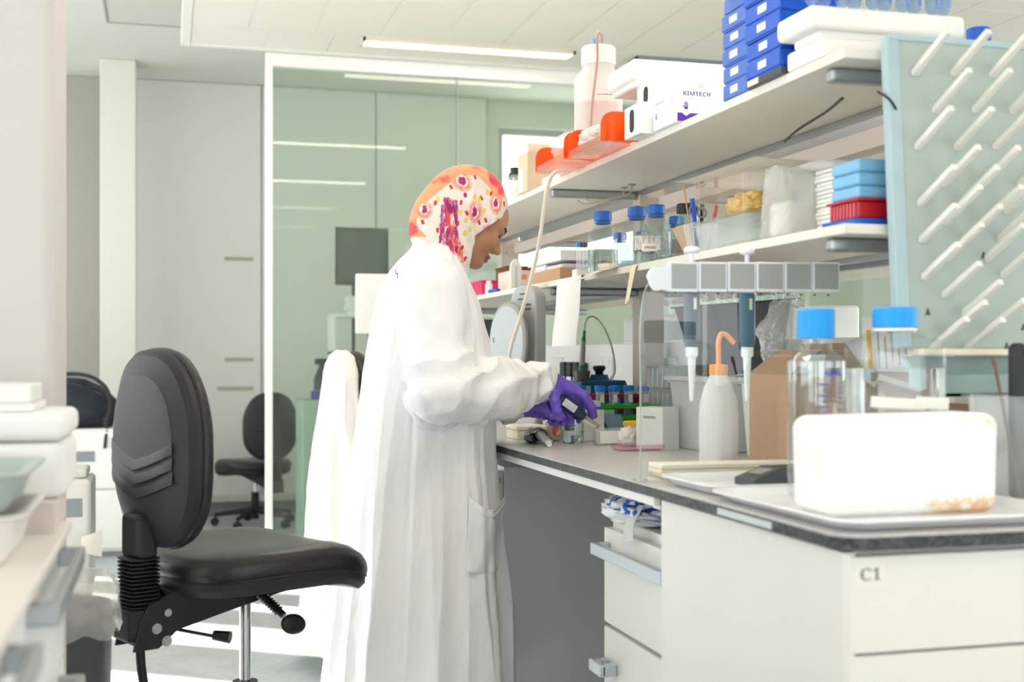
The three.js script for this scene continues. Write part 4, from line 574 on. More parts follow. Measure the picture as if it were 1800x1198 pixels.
  pipette('pipette', 'dark blue pipette with white shaft hanging left under the bar', [1.036, 1.284, 2.352 + 0.0], '#2e4452'); scene.children.at(-1).position.z = -2.374;
  pipette('pipette', 'blue pipette with white shaft hanging right under the bar', [1.16, 1.284, 2.374], '#2f5f7c');
  // ----- behind the screen -----
  const wbt = thing('wash_bottle', 'translucent wash bottle with orange cap and bent spout', 'bottle', [1.209, TOP, 2.62]);
  add('bottle', crease(lathe([[0, 0], [0.04, 0], [0.044, 0.005], [0.0445, 0.12], [0.042, 0.15], [0.032, 0.185], [0.02, 0.21], [0.018, 0.218]], 40), 0.5), std('#fbfcfc', 0.45, 0, { transmission: 0.4, thickness: 0 }), wbt); add('liquid', lathe([[0, 0.003], [0.0405, 0.003], [0.0415, 0.04], [0, 0.04]], 32), std('#f1d6d4', 0.3, 0, { transmission: 0.5, thickness: 0 }), wbt);
  add('cap', ribCap(0.0205, 0.024, 0.211), M.orange, wbt); add('spout', tube([[0, 0.23, 0], [0, 0.26, 0], [0.0, 0.288, 0], [0.006, 0.304, 0.002], [0.016, 0.303, 0.003], [0.028, 0.292, 0.004], [0.036, 0.283, 0.005]], 0.0058, 40, 12), M.orange, wbt);
  const cbx = thing('cardboard_box', 'open brown cardboard box with printed marks behind the bottles', 'box', [1.325, TOP, 2.50]);
  { const w = 0.2, d = 0.2, h = 0.212, t = 0.003; add('carton', [B(0, w, 0, h, -t, 0), B(0, w, 0, h, -d, -d + t), B(0, t, 0, h, -d + t, -t), B(w - t, w, 0, h, -d + t, -t), B(t, w - t, 0, t, -d + t, -t)], std('#c9a285', 0.85), cbx);
    add('flap', sheet((s, q) => [0.0 + 0.075 * q, h + 0.055 * q, -d + s * d], 2, 2, 0.003), std('#bf997c', 0.85), cbx); add('flap', sheet((s, q) => [w - 0.005 - 0.06 * q, h + 0.07 * q, -d + s * d], 2, 2, 0.003), std('#c19b7e', 0.85), cbx);
    const pr = canvasTex(256, 256, (g, ww, hh) => { g.clearRect(0, 0, ww, hh); g.strokeStyle = '#3c3430'; g.lineWidth = 12; g.beginPath(); g.moveTo(40, 90); g.lineTo(70, 50); g.lineTo(95, 95); g.lineTo(120, 40); g.lineTo(150, 100); g.stroke(); g.fillStyle = '#3c3430'; g.font = '70px sans-serif'; g.fillText('M3', 44, 210); });
    add('print', decal(0.06, 0.07, 0.062, 0.092, 0.0008), std('#ffffff', 0.8, 0, { map: pr, transparent: true, alphaTest: 0.4 }), cbx); add('tag', sheet((s, q) => [0.045 + s * 0.04, h + 0.045 - q * 0.05, 0.002 + 0.006 * q * (1 - q)], 3, 6, 0.0008), M.paper, cbx); }
  const tb = thing('plastic_tub', 'large translucent lidded storage tub under the black bin', 'tub', [1.452, TOP, 3.12]); add('tub', tub(0.21, 0.28, 0.185, 0.003, 0.86, 0.03, 0.008), std('#fafcfd', 0.4, 0, { transmission: 0.55, thickness: 0 }), tb); add('lid', B(-0.112, 0.112, 0.185, 0.2, -0.148, 0.148, 0.006), M.frosted, tb);
  const cbl = thing('cable_coil', 'coiled black cable inside the translucent tub', 'cable', [1.44, TOP + 0.0065, 3.06]); { const pts = []; for (let i = 0; i <= 40; i++) { const a = i / 40 * 6.283 * 3.5; pts.push([0.055 + 0.022 * Math.cos(a), 0.06 + 0.055 * Math.sin(a) * (1 + 0.1 * Math.sin(a * 0.7)), 0.03 + 0.004 * Math.sin(a * 1.3)]); } add('cable', tube(pts, 0.0028, 160, 7), M.blackPlastic, cbl); add('plug', B(0.03, 0.045, 0.0, 0.008, 0.02, 0.04, 0.002), M.blackPlastic, cbl); }
  const bn = thing('black_bin', 'dark grey plastic bin tilted on the translucent tub', 'bin', [1.485, TOP + 0.2005, 3.1]); { const g = tub(0.26, 0.2, 0.19, 0.004, 0.72, 0.02, 0.009); g.rotateX(0); const m = add('bin', g, std('#25282b', 0.6), bn); add('blue_tray', (() => { const q = tub(0.2, 0.16, 0.06, 0.003, 0.9, 0.01, 0.004); q.translate(0.0, 0.07, 0); return q; })(), M.blue, bn); bn.rotation.z = 0.08; bn.position.y += 0.008; bn.rotation.y = 0.12; }
  const ib = thing('carton', 'white glossy carton with small printed logo on the bench', 'box', [1.282, TOP, 3.13], 0.55); { add('carton', B(-0.0, 0.075, 0, 0.115, -0.09, 0, 0.0015), M.whiteSat, ib); const pr = canvasTex(256, 128, (g, w, h) => { g.clearRect(0, 0, w, h); g.fillStyle = '#4e545a'; g.font = 'bold 50px sans-serif'; g.textAlign = 'center'; g.fillText('INTEGRA', w / 2, 70); }); add('print', decal(0.05, 0.024, -0.0006, 0.086, -0.045, -Math.PI / 2), std('#ffffff', 0.7, 0, { map: pr, transparent: true, alphaTest: 0.4 }), ib); }
  bag('plastic_bag', 'large clear plastic bag of sleeves behind the blue-capped bottles', 'bag', [1.47, TOP + 0.2, 2.78], 4.4, M.film, 0.07, 0.105, 0.075, 0.28, 6);
  const wcn = thing('white_container', 'white rounded plastic container supporting the clear bag', 'container', [1.46, TOP, 2.83]); add('container', tub(0.13, 0.16, 0.188, 0.003, 0.85, 0.03, 0.006), M.milky, wcn); add('lid', B(-0.068, 0.068, 0.188, 0.1985, -0.082, 0.082, 0.005, 3), M.frosted, wcn);
  const lf = thing('leaflet', 'white leaflet with yellow print standing behind the bottles', 'leaflet', [1.41, TOP + 0.165, 2.33], -0.25); { const pr = canvasTex(256, 384, (g, w, h) => { g.fillStyle = '#f3f2ee'; g.fillRect(0, 0, w, h); g.fillStyle = '#f2b52c'; g.fillRect(20, 60, 22, 250); g.fillRect(120, 30, 24, 46); g.fillRect(190, 250, 30, 60); g.fillStyle = '#9aa3b5'; for (let i = 0; i < 5; i++) g.fillRect(70 + i * 34, 60 + (i % 2) * 30, 7, 190 - i * 18); }); add('sheet', sheet((s, q) => [s * 0.11, q * 0.17, -0.03 * q + 0.004 * Math.sin(s * 4)], 8, 8, 0.0008), std('#ffffff', 0.8, 0, { map: pr }), lf); }
  // vial shelf unit on the far side of the spine
  const un = thing('storage_unit', 'white unit of flat drawers behind the spine, vials on top', 'storage unit', [1.70, TOP, 3.2]); add('casing', B(0, 0.22, 0, 0.40, -1.35, 0, 0.012, 3), std('#f8f8f6', 0.5), un); for (let k = 0; k < 4; k++) add('drawer', B(-0.006, 0, 0.04 + k * 0.09, 0.122 + k * 0.09, -1.32, -0.03, 0.003), std('#dfe3e2', 0.5), un);
  { const vial = new THREE.Group(); vial.name = 'glass_vial'; add('glass', crease(lathe([[0, 0], [0.014, 0], [0.0145, 0.003], [0.0145, 0.034], [0.011, 0.038]], 16), 0.5), glass, vial); add('cap', cyl(0.014, 0.014, 0.018, 0, 0.037, 0, 16), std('#d9d3c8', 0.5), vial); vial.userData = { category: 'vial' };
    const n = 20, word = ['first', 'second', 'third', 'fourth', 'fifth', 'sixth', 'seventh', 'eighth', 'ninth', 'tenth', 'eleventh', 'twelfth', 'thirteenth', 'fourteenth', 'fifteenth', 'sixteenth', 'seventeenth', 'eighteenth', 'nineteenth', 'twentieth'];
    for (let k = 0; k < n; k++) copyOf(vial, 'glass_vial', `${word[k]} capped glass vial from the right on the storage unit`, [1.722 + (k % 2) * 0.008, TOP + 0.4, 3.25 + k * 0.066], 0, 'vials on the storage unit'); }
  // ribbed clear stacking trays at the left behind the screen
  for (let k = 0; k < 3; k++) { const t = thing('stacking_tray', `clear ribbed plastic tray, ${['lowest', 'middle', 'top'][k]} of the stack behind the screen`, 'tray', [1.545, TOP + k * 0.075, 3.66], 0, 'clear stacking trays'); add('tray', tub(0.12, 0.22, 0.074, 0.002, 0.94, 0.012, 0.003), M.clearTint, t); for (let j = 0; j < 5; j++) add('rib', B(-0.062, -0.06, 0.008, 0.066, -0.09 + j * 0.04, -0.084 + j * 0.04), M.frosted, t); }

  // ----- tube racks, mixer, small boxes -----
  const tubeM = std('#d9e4ec', 0.1, 0, { transmission: 0.75, thickness: 0 }), darkLiq = std('#6b6f86', 0.3, 0, { transmission: 0.3, thickness: 0 });
  function rack(label, pos, mat, w, d, h) { const t = thing('tube_rack', label, 'rack', pos, 0); for (const y of [0.048, h * 0.68, h]) for (const [z0, z1] of [[-0.019, 0], [-d, -d + 0.02]]) add('rack_rail', B(0.004, w - 0.004, y - 0.012, y, z0, z1, 0.001), mat, t); add('floor_plate', B(0.004, w - 0.004, 0.036, 0.04, -d + 0.02, -0.019), mat, t); for (const x of [0, w - 0.004]) add('end_plate', B(x, x + 0.004, 0, h, -d, 0), mat, t); return t; }
  rack('green tube rack with front label beside the hands', [1.272, TOP, 3.62], M.green, 0.2, 0.085, 0.105);
  add('label', decal(0.042, 0.036, 0.03, 0.072, 0.0006), std('#9fd8a4', 0.8), scene.children.at(-1));
  rack('red tube rack standing behind the green rack', [1.2, TOP, 3.78], M.red, 0.27, 0.085, 0.132);
  const ft = new THREE.Group(); add('tube_body', crease(lathe([[0, 0], [0.004, 0.001], [0.0135, 0.014], [0.0142, 0.108]], 20), 0.6), tubeM, ft); add('liquid', lathe([[0, 0.002], [0.0035, 0.003], [0.0118, 0.015], [0.0122, 0.06], [0, 0.06]], 18), darkLiq, ft); add('cap', ribCap(0.0172, 0.014, 0.105, 32), std('#0d76d6', 0.4), ft); add('write_panel', B(-0.007, 0.007, 0.07, 0.095, 0.0141, 0.0146), M.white, ft); ft.userData = { category: 'tube' };
  const pos9 = [[1.292, 3.662, 'leftmost blue-capped tube in the green rack'], [1.335, 3.662, 'second blue-capped tube from the left in the green rack'], [1.385, 3.662, 'third blue-capped tube from the left in the green rack'], [1.435, 3.662, 'fourth blue-capped tube from the left in the green rack']], pos9b = [[1.225, 3.82, 'leftmost blue-capped tube in the red rack'], [1.28, 3.82, 'second blue-capped tube from the left in the red rack'], [1.345, 3.82, 'third blue-capped tube from the left in the red rack'], [1.4, 3.82, 'fourth blue-capped tube from the left in the red rack'], [1.445, 3.82, 'rightmost blue-capped tube in the red rack']];
  for (const [u, v, l] of pos9) copyOf(ft, 'centrifuge_tube', l, [u, TOP + 0.0405, v], 0.1, 'blue capped tubes in racks'); for (const [u, v, l] of pos9b) copyOf(ft, 'centrifuge_tube', l, [u, TOP + 0.0405, v], 0.1, 'blue capped tubes in racks');
  const mx = thing('heating_block', 'teal bench instrument with grey probe, cable and black knob', 'instrument', [1.30, TOP, 3.98]);
  { const s = new THREE.Shape(); s.moveTo(0.0, 0); s.lineTo(0.205, 0); s.lineTo(0.205, 0.15); s.lineTo(0.195, 0.172); s.lineTo(0.065, 0.172); s.lineTo(0.04, 0.168); s.lineTo(0.012, 0.12); s.lineTo(0.0, 0.05); const g = extr(s, 0.16, 0.004); g.translate(0, 0, -0.16); add('casing', g, M.teal, mx); add('panel', (() => { const g = decal(0.05, 0.05, 0, 0, 0); g.translate(0.045, 0.13, 0.001); return g; })(), std('#b9ccd6', 0.5), mx); add('turret', [cyl(0.036, 0.028, 0.02, 0.125, 0.171, -0.07)], M.teal, mx); add('knob', lathe([[0, 0.222], [0.02, 0.221], [0.022, 0.216], [0.022, 0.21], [0.014, 0.2], [0.014, 0.19], [0, 0.19]], 28).translate(0.125, 0, -0.07), M.blackPlastic, mx); add('cup', cyl(0.026, 0.03, 0.032, 0.062, 0.172, -0.07), std('#6f6a64', 0.4, 0.5), mx); }
  const pr = thing('probe', 'grey and green probe with curved cable standing in the instrument', 'probe', [1.362, TOP + 0.2045, 4.05]); add('grip', rod(V3(0, 0, 0), V3(0.006, 0.1, 0), 0.0105, 0.0085), std('#a7a29e', 0.45), pr); for (const g of [rod(V3(0, -0.003, 0), V3(0.0012, 0.018, 0), 0.0125, 0.012), rod(V3(0.006, 0.1, 0), V3(0.0085, 0.122, 0), 0.009, 0.004), rod(V3(0.0085, 0.122, 0), V3(0.01, 0.136, 0), 0.0055, 0.005)]) add('collar', g, std('#0f7a5c', 0.45), pr); add('cable', tube([[0.01, 0.136, 0], [0.012, 0.16, 0], [0.026, 0.182, -0.002], [0.05, 0.182, -0.006], [0.075, 0.16, -0.01], [0.098, 0.12, -0.012], [0.118, 0.06, -0.012], [0.123, -0.01, -0.012], [0.11, -0.03, -0.02]], 0.0032, 60, 8), std('#cfc6ba', 0.4), pr);
  // small things round the hands
  const ub = thing('tip_box', 'white box with blue band below the fingertips', 'box', [1.187, TOP, 3.53]); add('base', B(0, 0.072, 0, 0.095, -0.07, 0, 0.003), M.white, ub); add('band', B(-0.001, 0.064, 0.095, 0.102, -0.068, -0.0, 0.001), M.capBlue, ub); add('lid', B(0.002, 0.062, 0.102, 0.12, -0.066, -0.002, 0.004), M.frosted, ub);
  const cb2 = thing('clear_box', 'low clear box with white lid edge in front of the tip box', 'box', [1.178, TOP, 3.385], -0.2); add('tub', tub(0.085, 0.1, 0.044, 0.0015, 0.97, 0.006, 0.001).translate(0.045, 0, -0.05), M.clearTint, cb2); add('label', decal(0.07, 0.036, 0.05, 0.022, 0.0012), M.paper, cb2);
  const gc = thing('blue_card', 'grey-blue card leaning against the green rack', 'card', [1.30, TOP, 3.56]); add('card', sheet((s, q) => [s * 0.06 + q * -0.02, q * 0.075, -0.055 * q], 3, 4, 0.002), std('#7f9fae', 0.6), gc);
  const yt = thing('yellow_tub', 'white tub with yellow lid beside the paper scraps', 'tub', [1.33, TOP, 3.43]); add('tub', cyl(0.042, 0.044, 0.05, 0, 0, 0, 36), M.white, yt); add('lid', crease(lathe([[0, 0.066], [0.043, 0.065], [0.047, 0.06], [0.047, 0.05], [0, 0.05]], 40), 0.5), M.yellow, yt);
  bag('paper_scrap', 'crumpled paper wrapper with black marks in front of the yellow tub', 'paper', [1.245, TOP + 0.0, 3.30], 8.8, std('#f0ebe6', 0.9), 0.026, 0.03, 0.024, 0.3, 5);
  const ptr = thing('petri_dish', 'low pink-tinted clear dish lying near the bench edge', 'dish', [1.225, TOP, 3.17]); add('base', tub(0.13, 0.085, 0.017, 0.0015, 0.98, 0.008, 0.0), std('#f6e4ee', 0.06, 0, { transmission: 0.92, thickness: 0 }), ptr); add('liquid', B(-0.055, 0.055, 0.002, 0.006, -0.035, 0.035, 0.002), std('#f4dcea', 0.2, 0, { transmission: 0.7, thickness: 0 }), ptr);
  const jr = thing('jar', 'faceted glass jar of clear liquid with handwritten label under the hands', 'jar', [1.142, TOP, 3.48]); add('glass', crease(lathe([[0, 0], [0.03, 0], [0.0335, 0.004], [0.0335, 0.058], [0.029, 0.066], [0.029, 0.074]], 10), 0.3), glass, jr); add('liquid', lathe([[0, 0.004], [0.03, 0.004], [0.031, 0.036], [0, 0.036]], 10), M.water, jr); add('lid_ring', lathe([[0.0285, 0.07], [0.0305, 0.071], [0.0305, 0.076], [0.0285, 0.077]], 30), std('#3b3f6d', 0.5), jr); { const tx = canvasTex(128, 128, (g, w, h) => { g.clearRect(0, 0, w, h); g.strokeStyle = '#1e1e24'; g.lineWidth = 7; g.beginPath(); g.moveTo(8, 30); g.bezierCurveTo(40, 0, 40, 60, 70, 26); g.bezierCurveTo(90, 10, 100, 44, 122, 18); g.moveTo(12, 70); g.lineTo(34, 92); g.stroke(); }); const g = new THREE.CylinderGeometry(0.0341, 0.0341, 0.03, 12, 1, true, -0.9, 0.9); g.translate(0, 0.044, 0); add('handwriting', g, std('#ffffff', 0.7, 0, { map: tx, transparent: true, alphaTest: 0.4, side: THREE.DoubleSide }), jr); }
  const tp = thing('tape_roll', 'roll of cream tape behind the glass jar', 'tape', [1.115, TOP, 3.56], 0.5); { const g = new THREE.TorusGeometry(0.026, 0.009, 10, 32); g.scale(1, 1, 1.2); g.translate(0, 0.0352, 0); add('roll', g, std('#e9dcc0', 0.6), tp); add('core', new THREE.CylinderGeometry(0.0175, 0.0175, 0.02, 24, 1, true).rotateX(Math.PI / 2).translate(0, 0.0352, 0), M.card, tp); }
  const nv = thing('navy_carton', 'navy blue carton with white print behind the hands', 'box', [1.20, TOP, 3.69]); add('carton', B(0, 0.06, 0, 0.06, -0.08, 0, 0.0015), M.navy, nv); { const tx = canvasTex(256, 256, (g, w, h) => { g.fillStyle = '#24477c'; g.fillRect(0, 0, w, h); g.fillStyle = '#c9d4e6'; g.font = 'bold 40px sans-serif'; for (let i = 0; i < 3; i++) g.fillRect(20, 40 + i * 34, 100 - i * 20, 14); g.beginPath(); g.ellipse(190, 60, 24, 34, 0, 0, 7); g.fill(); }); add('print', decal(0.058, 0.058, 0.03, 0.03, 0.0006), std('#ffffff', 0.5, 0, { map: tx }), nv); }
  const cr = thing('cream_box', 'low cream plastic box beside the lying pipette', 'box', [1.02, TOP, 3.64]); add('base', B(0, 0.1, 0, 0.028, -0.13, 0, 0.004), M.cream, cr); add('lid', B(-0.002, 0.102, 0.0285, 0.042, -0.132, 0.002, 0.004), std('#f1ead8', 0.4), cr); const cbt = thing('dropper_bottle', 'small white dropper bottle beside the cream box', 'bottle', [1.136, TOP, 3.72]); add('bottle', crease(lathe([[0, 0], [0.013, 0], [0.013, 0.03], [0.006, 0.038], [0.006, 0.042]], 20), 0.5), M.white, cbt); add('cap', cyl(0.011, 0.011, 0.012, 0, 0.041), M.white, cbt);
  // pipette lying on the bench
  const lp = thing('pipette', 'dark grey pipette lying on the bench in front of the jar', 'pipette', [1.04, TOP, 3.46], 0); { const D = std('#39444c', 0.45), S = std('#b9c0c4', 0.3, 0.4); add('handle', [tube([[0.0, 0.017, -0.10], [0.003, 0.019, -0.06], [0.0, 0.02, -0.01]], 0.0155, 24, 16), tube([[-0.012, 0.012, -0.085], [-0.02, 0.011, -0.05], [-0.014, 0.014, -0.01]], 0.0105, 20, 12)], D, lp); add('grip_stripe', [tube([[-0.005, 0.034, -0.09], [-0.0105, 0.033, -0.045], [-0.007, 0.034, -0.012]], 0.0025, 20, 6), tube([[-0.024, 0.02, -0.08], [-0.03, 0.018, -0.05], [-0.022, 0.022, -0.012]], 0.0025, 20, 6)], S, lp); add('shaft', [rod(V3(0, 0.02, -0.015), V3(0, 0.014, 0.035), 0.0115, 0.009), rod(V3(0, 0.014, 0.035), V3(0, 0.009, 0.085), 0.0085, 0.0065)], S, lp); add('tip_cone', [rod(V3(0, 0.009, 0.085), V3(0, 0.0065, 0.105), 0.0064, 0.0055)], M.white, lp); lp.rotation.y = -0.12; lp.scale.setScalar(1.3); }

  // ----- far part of the bench -----
  const fan = thing('desk_fan', 'pale grey round desk fan tilted on its stand beside the hose', 'fan', [1.12, TOP, 3.95], -1.2);
  { const G = std('#b6bab8', 0.5), G2 = std('#8d908e', 0.5); const s = rrShape(-0.07, 0.07, 0.0, 0.485, 0.055); add('housing', extr(s, 0.045, 0.008, 3).translate(0, 0.0, -0.05), G, fan); add('dish', crease(lathe([[0.0, 0.0], [0.012, 0.002], [0.06, 0.012], [0.098, 0.03], [0.102, 0.034], [0.1, 0.042], [0.06, 0.045], [0, 0.045]], 48), 0.5).rotateX(Math.PI / 2).scale(1, 1.32, 1).translate(-0.02, 0.3, 0.0), G2, fan); add('grille', crease(lathe([[0, 0.05], [0.03, 0.046], [0.09, 0.047], [0.098, 0.042]], 48), 0.5).rotateX(Math.PI / 2).scale(1, 1.3, 1).translate(-0.02, 0.3, 0.0), std('#a9adac', 0.35, 0.2), fan); for (const [x, y] of [[0, 0.455], [0.03, 0.42], [0.03, 0.405], [-0.01, 0.438]]) add('vent_slot', B(x - 0.014, x + 0.014, y, y + 0.005, -0.005, -0.0045 + 0.001), M.darkGrey, fan); add('foot', B(-0.07, 0.07, 0, 0.012, -0.09, 0.01, 0.004), M.blackSoft, fan); }
  const mon = thing('monitor', 'small dark grey monitor seen past the woman', 'monitor', [1.22, TOP, 4.85], 0.3); add('screen_back', B(-0.12, 0.12, 0.16, 0.40, -0.02, 0.01, 0.006), std('#3d4248', 0.5), mon); add('stand', [B(-0.02, 0.02, 0.01, 0.2, -0.035, -0.02), B(-0.08, 0.08, 0, 0.012, -0.09, 0.04, 0.004)], M.darkGrey, mon);
  for (let k = 0; k < 3; k++) { const t = thing('power_plug', `black power plug with cable, ${['left', 'middle', 'right'][k]} of three in the trunking`, 'plug', [1.606, TOP + 0.2, 4.95 - k * 0.085], 0, 'black plugs'); add('body', B(-0.03, 0.014, -0.03, 0.03, -0.03, 0.03, 0.008), M.blackPlastic, t); add('cord', tube([[-0.012, -0.025, 0], [-0.014, -0.05, 0.004], [-0.01, -0.12, 0.006], [-0.006, -0.195, 0.01]], 0.004, 20, 8), M.blackPlastic, t); }
  const wcy = thing('white_canister', 'white cylindrical canister behind the instrument', 'canister', [1.80, TOP, 4.68]); add('body', cyl(0.075, 0.075, 0.29, 0, 0, 0, 36), M.white, wcy); add('lid', cyl(0.078, 0.076, 0.012, 0, 0.29, 0, 36), M.white, wcy);
  const bcb = thing('blue_bottle', 'small blue bottle on the far bench behind the probe cable', 'bottle', [1.80, TOP, 4.98]); add('body', cyl(0.03, 0.03, 0.26, 0, 0, 0, 24), M.blue, bcb); add('cap', cyl(0.018, 0.016, 0.03, 0, 0.26, 0, 20), M.white, bcb);
  const bpot = thing('dark_pot', 'small dark brown pot on the far side of the spine', 'pot', [1.78, TOP, 5.45]); add('pot', crease(lathe([[0, 0], [0.04, 0], [0.055, 0.24], [0.058, 0.27], [0.052, 0.27], [0.05, 0.03], [0, 0.03]], 28), 0.5), std('#40352f', 0.6), bpot); add('rim', new THREE.TorusGeometry(0.056, 0.003, 8, 28).rotateX(Math.PI / 2).translate(0, 0.268, 0), std('#40352f', 0.6), bpot);
}
// ---------- task chairs ----------
const vinylBump = dataTex(512, (x, y) => { const a = Math.abs(tn(x, y, 26)), b = Math.abs(tn(x, y, 60, 3)); return 0.5 + 0.5 * (0.6 - a * 1.4 - b * 0.6); }, false, 6);
const vinyl = std('#1d1b1b', 0.36, 0, { bumpMap: vinylBump, bumpScale: 0.0006, clearcoat: 0.15, clearcoatRoughness: 0.4 });
const shellM = std('#26262a', 0.55), frameM = std('#151516', 0.45);
function superRing(a, b, n, y, seg = 56, f) { const out = []; for (let i = 0; i < seg; i++) { const t = i / seg * Math.PI * 2, c = Math.cos(t), s = Math.sin(t); const x = a * Math.sign(c) * Math.abs(c) ** (2 / n), z = b * Math.sign(s) * Math.abs(s) ** (2 / n); out.push(f ? f(x, y, z) : [x, y, z]); } return out; }
function buildChair(label, pos, turn, group) {
  const t = thing('task_chair', label, 'chair', pos, turn, group); const SX = 0.03, SY = 0.615;
  // seat: bent plan shape with waterfall front
  const bend = (x, y, z) => { const f = smooth(0.04, 0.235, x), r = smooth(-0.05, -0.235, x); return [x + SX, y + SY - 0.036 * f * f - 0.006 * r + 0.02 * Math.min(1, (z / 0.23) ** 2) * (1 - f) * 0.35, z]; };
  const A = 0.24, Bz = 0.232, nn = 3.0;
  const shell = [[0.80, 0.0], [0.93, 0.003], [0.985, 0.02], [0.99, 0.036], [0.96, 0.037]].map(([s, y]) => superRing(A * s, Bz * s, nn, y, 64, bend));
  add('seat_shell', crease(skin(shell, true, true), 0.6), shellM, t);
  const cush = [[0.97, 0.036], [1.0, 0.041], [1.012, 0.055], [1.0, 0.073], [0.95, 0.088], [0.86, 0.097], [0.7, 0.1], [0.45, 0.098], [0.2, 0.096], [0.02, 0.096]].map(([s, y]) => superRing(A * s, Bz * s, nn + (1 - s), y, 64, bend));
  add('seat', boxUV(skin(cush, true, true)), vinyl, t);
  const seam = superRing(A * 0.995, Bz * 0.995, nn, 0.0385, 64, bend).map((p) => V3(...p)); add('seat_piping', new THREE.TubeGeometry(new THREE.CatmullRomCurve3(seam, true), 140, 0.0025, 6, true), frameM, t);
  // backrest
  const BX = -0.262, BY = 0.945, bw = 0.2, bh = 0.226;
  const wrap = (z, y) => 0.6 * z * z + 0.25 * y * y * (y > 0 ? 0.6 : 1.2);
  const ring = (s, dx, n = 2.7) => { const o = []; const seg = 72; for (let i = 0; i < seg; i++) { const a = i / seg * 6.28318, c = Math.cos(a), q = Math.sin(a); let z = bw * s * Math.sign(c) * Math.abs(c) ** (2 / n), y = bh * s * Math.sign(q) * Math.abs(q) ** (2 / n); z *= 1 - 0.10 * smooth(0.02, 0.24, y) - 0.05 * smooth(-0.1, -0.24, y); o.push([BX + dx + wrap(z, y), BY + y, z]); } return o; };
  const sh = [[0.02, -0.018], [0.35, -0.018], [0.62, -0.017], [0.735, -0.016], [0.76, -0.013], [0.93, -0.002], [0.985, 0.01], [0.99, 0.022], [0.96, 0.024]].map(([s, dx]) => ring(s, dx)); add('backrest_shell', crease(skin(sh, true, true), 0.35), shellM, t);
  const bc = [[0.95, 0.022], [1.0, 0.025], [1.01, 0.034], [0.99, 0.048], [0.92, 0.058], [0.75, 0.062], [0.4, 0.06], [0.02, 0.058]].map(([s, dx]) => ring(s, dx)); add('backrest', boxUV(skin(bc, true, true)), vinyl, t);
  const xb = (z, y) => BX - 0.0185 + wrap(z, y);
  for (let k = 0; k < 3; k++) { const y0 = -0.035 - k * 0.032; const f = (s) => { const z = lerp(-0.152, 0.152, s), y = y0 + 0.042 * Math.abs(z) / 0.152 * (Math.abs(z) > 0.0 ? 1 : 1) * (0.55 + 0.45 * Math.abs(z) / 0.152); return [z, y]; };
    const rings = []; for (let i = 0; i <= 32; i++) { const [z, y] = f(i / 32), e = Math.min(1, Math.min(i, 32 - i) / 3); rings.push([[xb(z, y) + 0.001, BY + y - 0.0135, z], [xb(z, y) - 0.0055 * e, BY + y - 0.012, z], [xb(z, y) - 0.0052 * e, BY + y - 0.008, z], [xb(z, y) + 0.001, BY + y + 0.013, z]]); } add('rib', crease(skin(rings, false, false), 0.4), shellM, t); }
  // post cover, bellows, mechanism
  add('back_bracket', [B(BX - 0.032, BX + 0.02, 0.70, 0.80, -0.045, 0.045, 0.014, 3), B(BX - 0.028, BX + 0.012, 0.69, 0.73, -0.038, 0.038, 0.01, 3)], shellM, t);
  { const rings = []; const n = 13; for (let k = 0; k < n; k++) { const y = 0.59 + k * 0.0088; for (const [dy, r] of [[0, 0.033], [0.003, 0.041], [0.0058, 0.041], [0.0088, 0.033]]) rings.push(superRing(r * 0.92, r * 1.06, 5, y + dy, 32, (x, yy, z) => [x + BX - 0.008, yy, z])); } add('bellows', crease(skin(rings, true, true), 0.5), frameM, t); }
  add('post_base', [B(BX - 0.055, BX + 0.038, 0.518, 0.592, -0.046, 0.046, 0.012, 3), B(BX - 0.02, BX + 0.05, 0.50, 0.52, -0.035, 0.035, 0.006)], frameM, t);
  { const s = new THREE.Shape(); [[-0.305, 0.50], [-0.245, 0.50], [-0.20, 0.535], [-0.10, 0.555], [0.06, 0.585], [0.10, 0.59], [0.10, 0.632], [-0.19, 0.625], [-0.27, 0.60], [-0.29, 0.565]].forEach(([x, y], i) => i ? s.lineTo(x, y) : s.moveTo(x, y)); for (const z of [-0.05, 0.042]) add('side_plate', extr(s, 0.008, 0.0015).translate(0, 0, z), frameM, t); add('cross_plate', B(-0.2, 0.1, 0.6, 0.634, -0.043, 0.043, 0.004), frameM, t); }
  for (const [x, y, r] of [[-0.225, 0.578, 0.009], [-0.252, 0.546, 0.012], [-0.228, 0.515, 0.0125]]) add('bolt', [rod(V3(x, y, 0.049), V3(x, y, 0.054), r), rod(V3(x, y, 0.054), V3(x, y, 0.057), r * 0.55)], M.steel, t);
  add('tilt_lever', [rod(V3(-0.2, 0.535, 0.03), V3(-0.14, 0.522, 0.11), 0.004), rod(V3(-0.14, 0.524, 0.105), V3(-0.115, 0.52, 0.135), 0.011, 0.014)], frameM, t);
  { const a = V3(0.0, 0.6, 0.055), b = V3(0.036, 0.545, 0.115), gs = [rod(a, b, 0.009)]; for (let k = 0; k < 9; k++) { const p = a.clone().lerp(b, 0.1 + k * 0.085), q = a.clone().lerp(b, 0.135 + k * 0.085); gs.push(rod(p, q, 0.0125, 0.0125)); } add('height_lever', gs, frameM, t); const g = new THREE.SphereGeometry(1, 24, 16); g.scale(0.034, 0.024, 0.012); g.rotateZ(-0.25); g.translate(0.056, 0.524, 0.125); add('lever_paddle', g, frameM, t); }
  add('gas_column', [cyl(0.014, 0.014, 0.25, 0, 0.35, 0), cyl(0.021, 0.02, 0.03, 0, 0.585, 0)], M.chrome, t); add('column_sleeve', [cyl(0.026, 0.026, 0.30, 0, 0.075, 0), cyl(0.03, 0.03, 0.012, 0, 0.365, 0)], frameM, t);
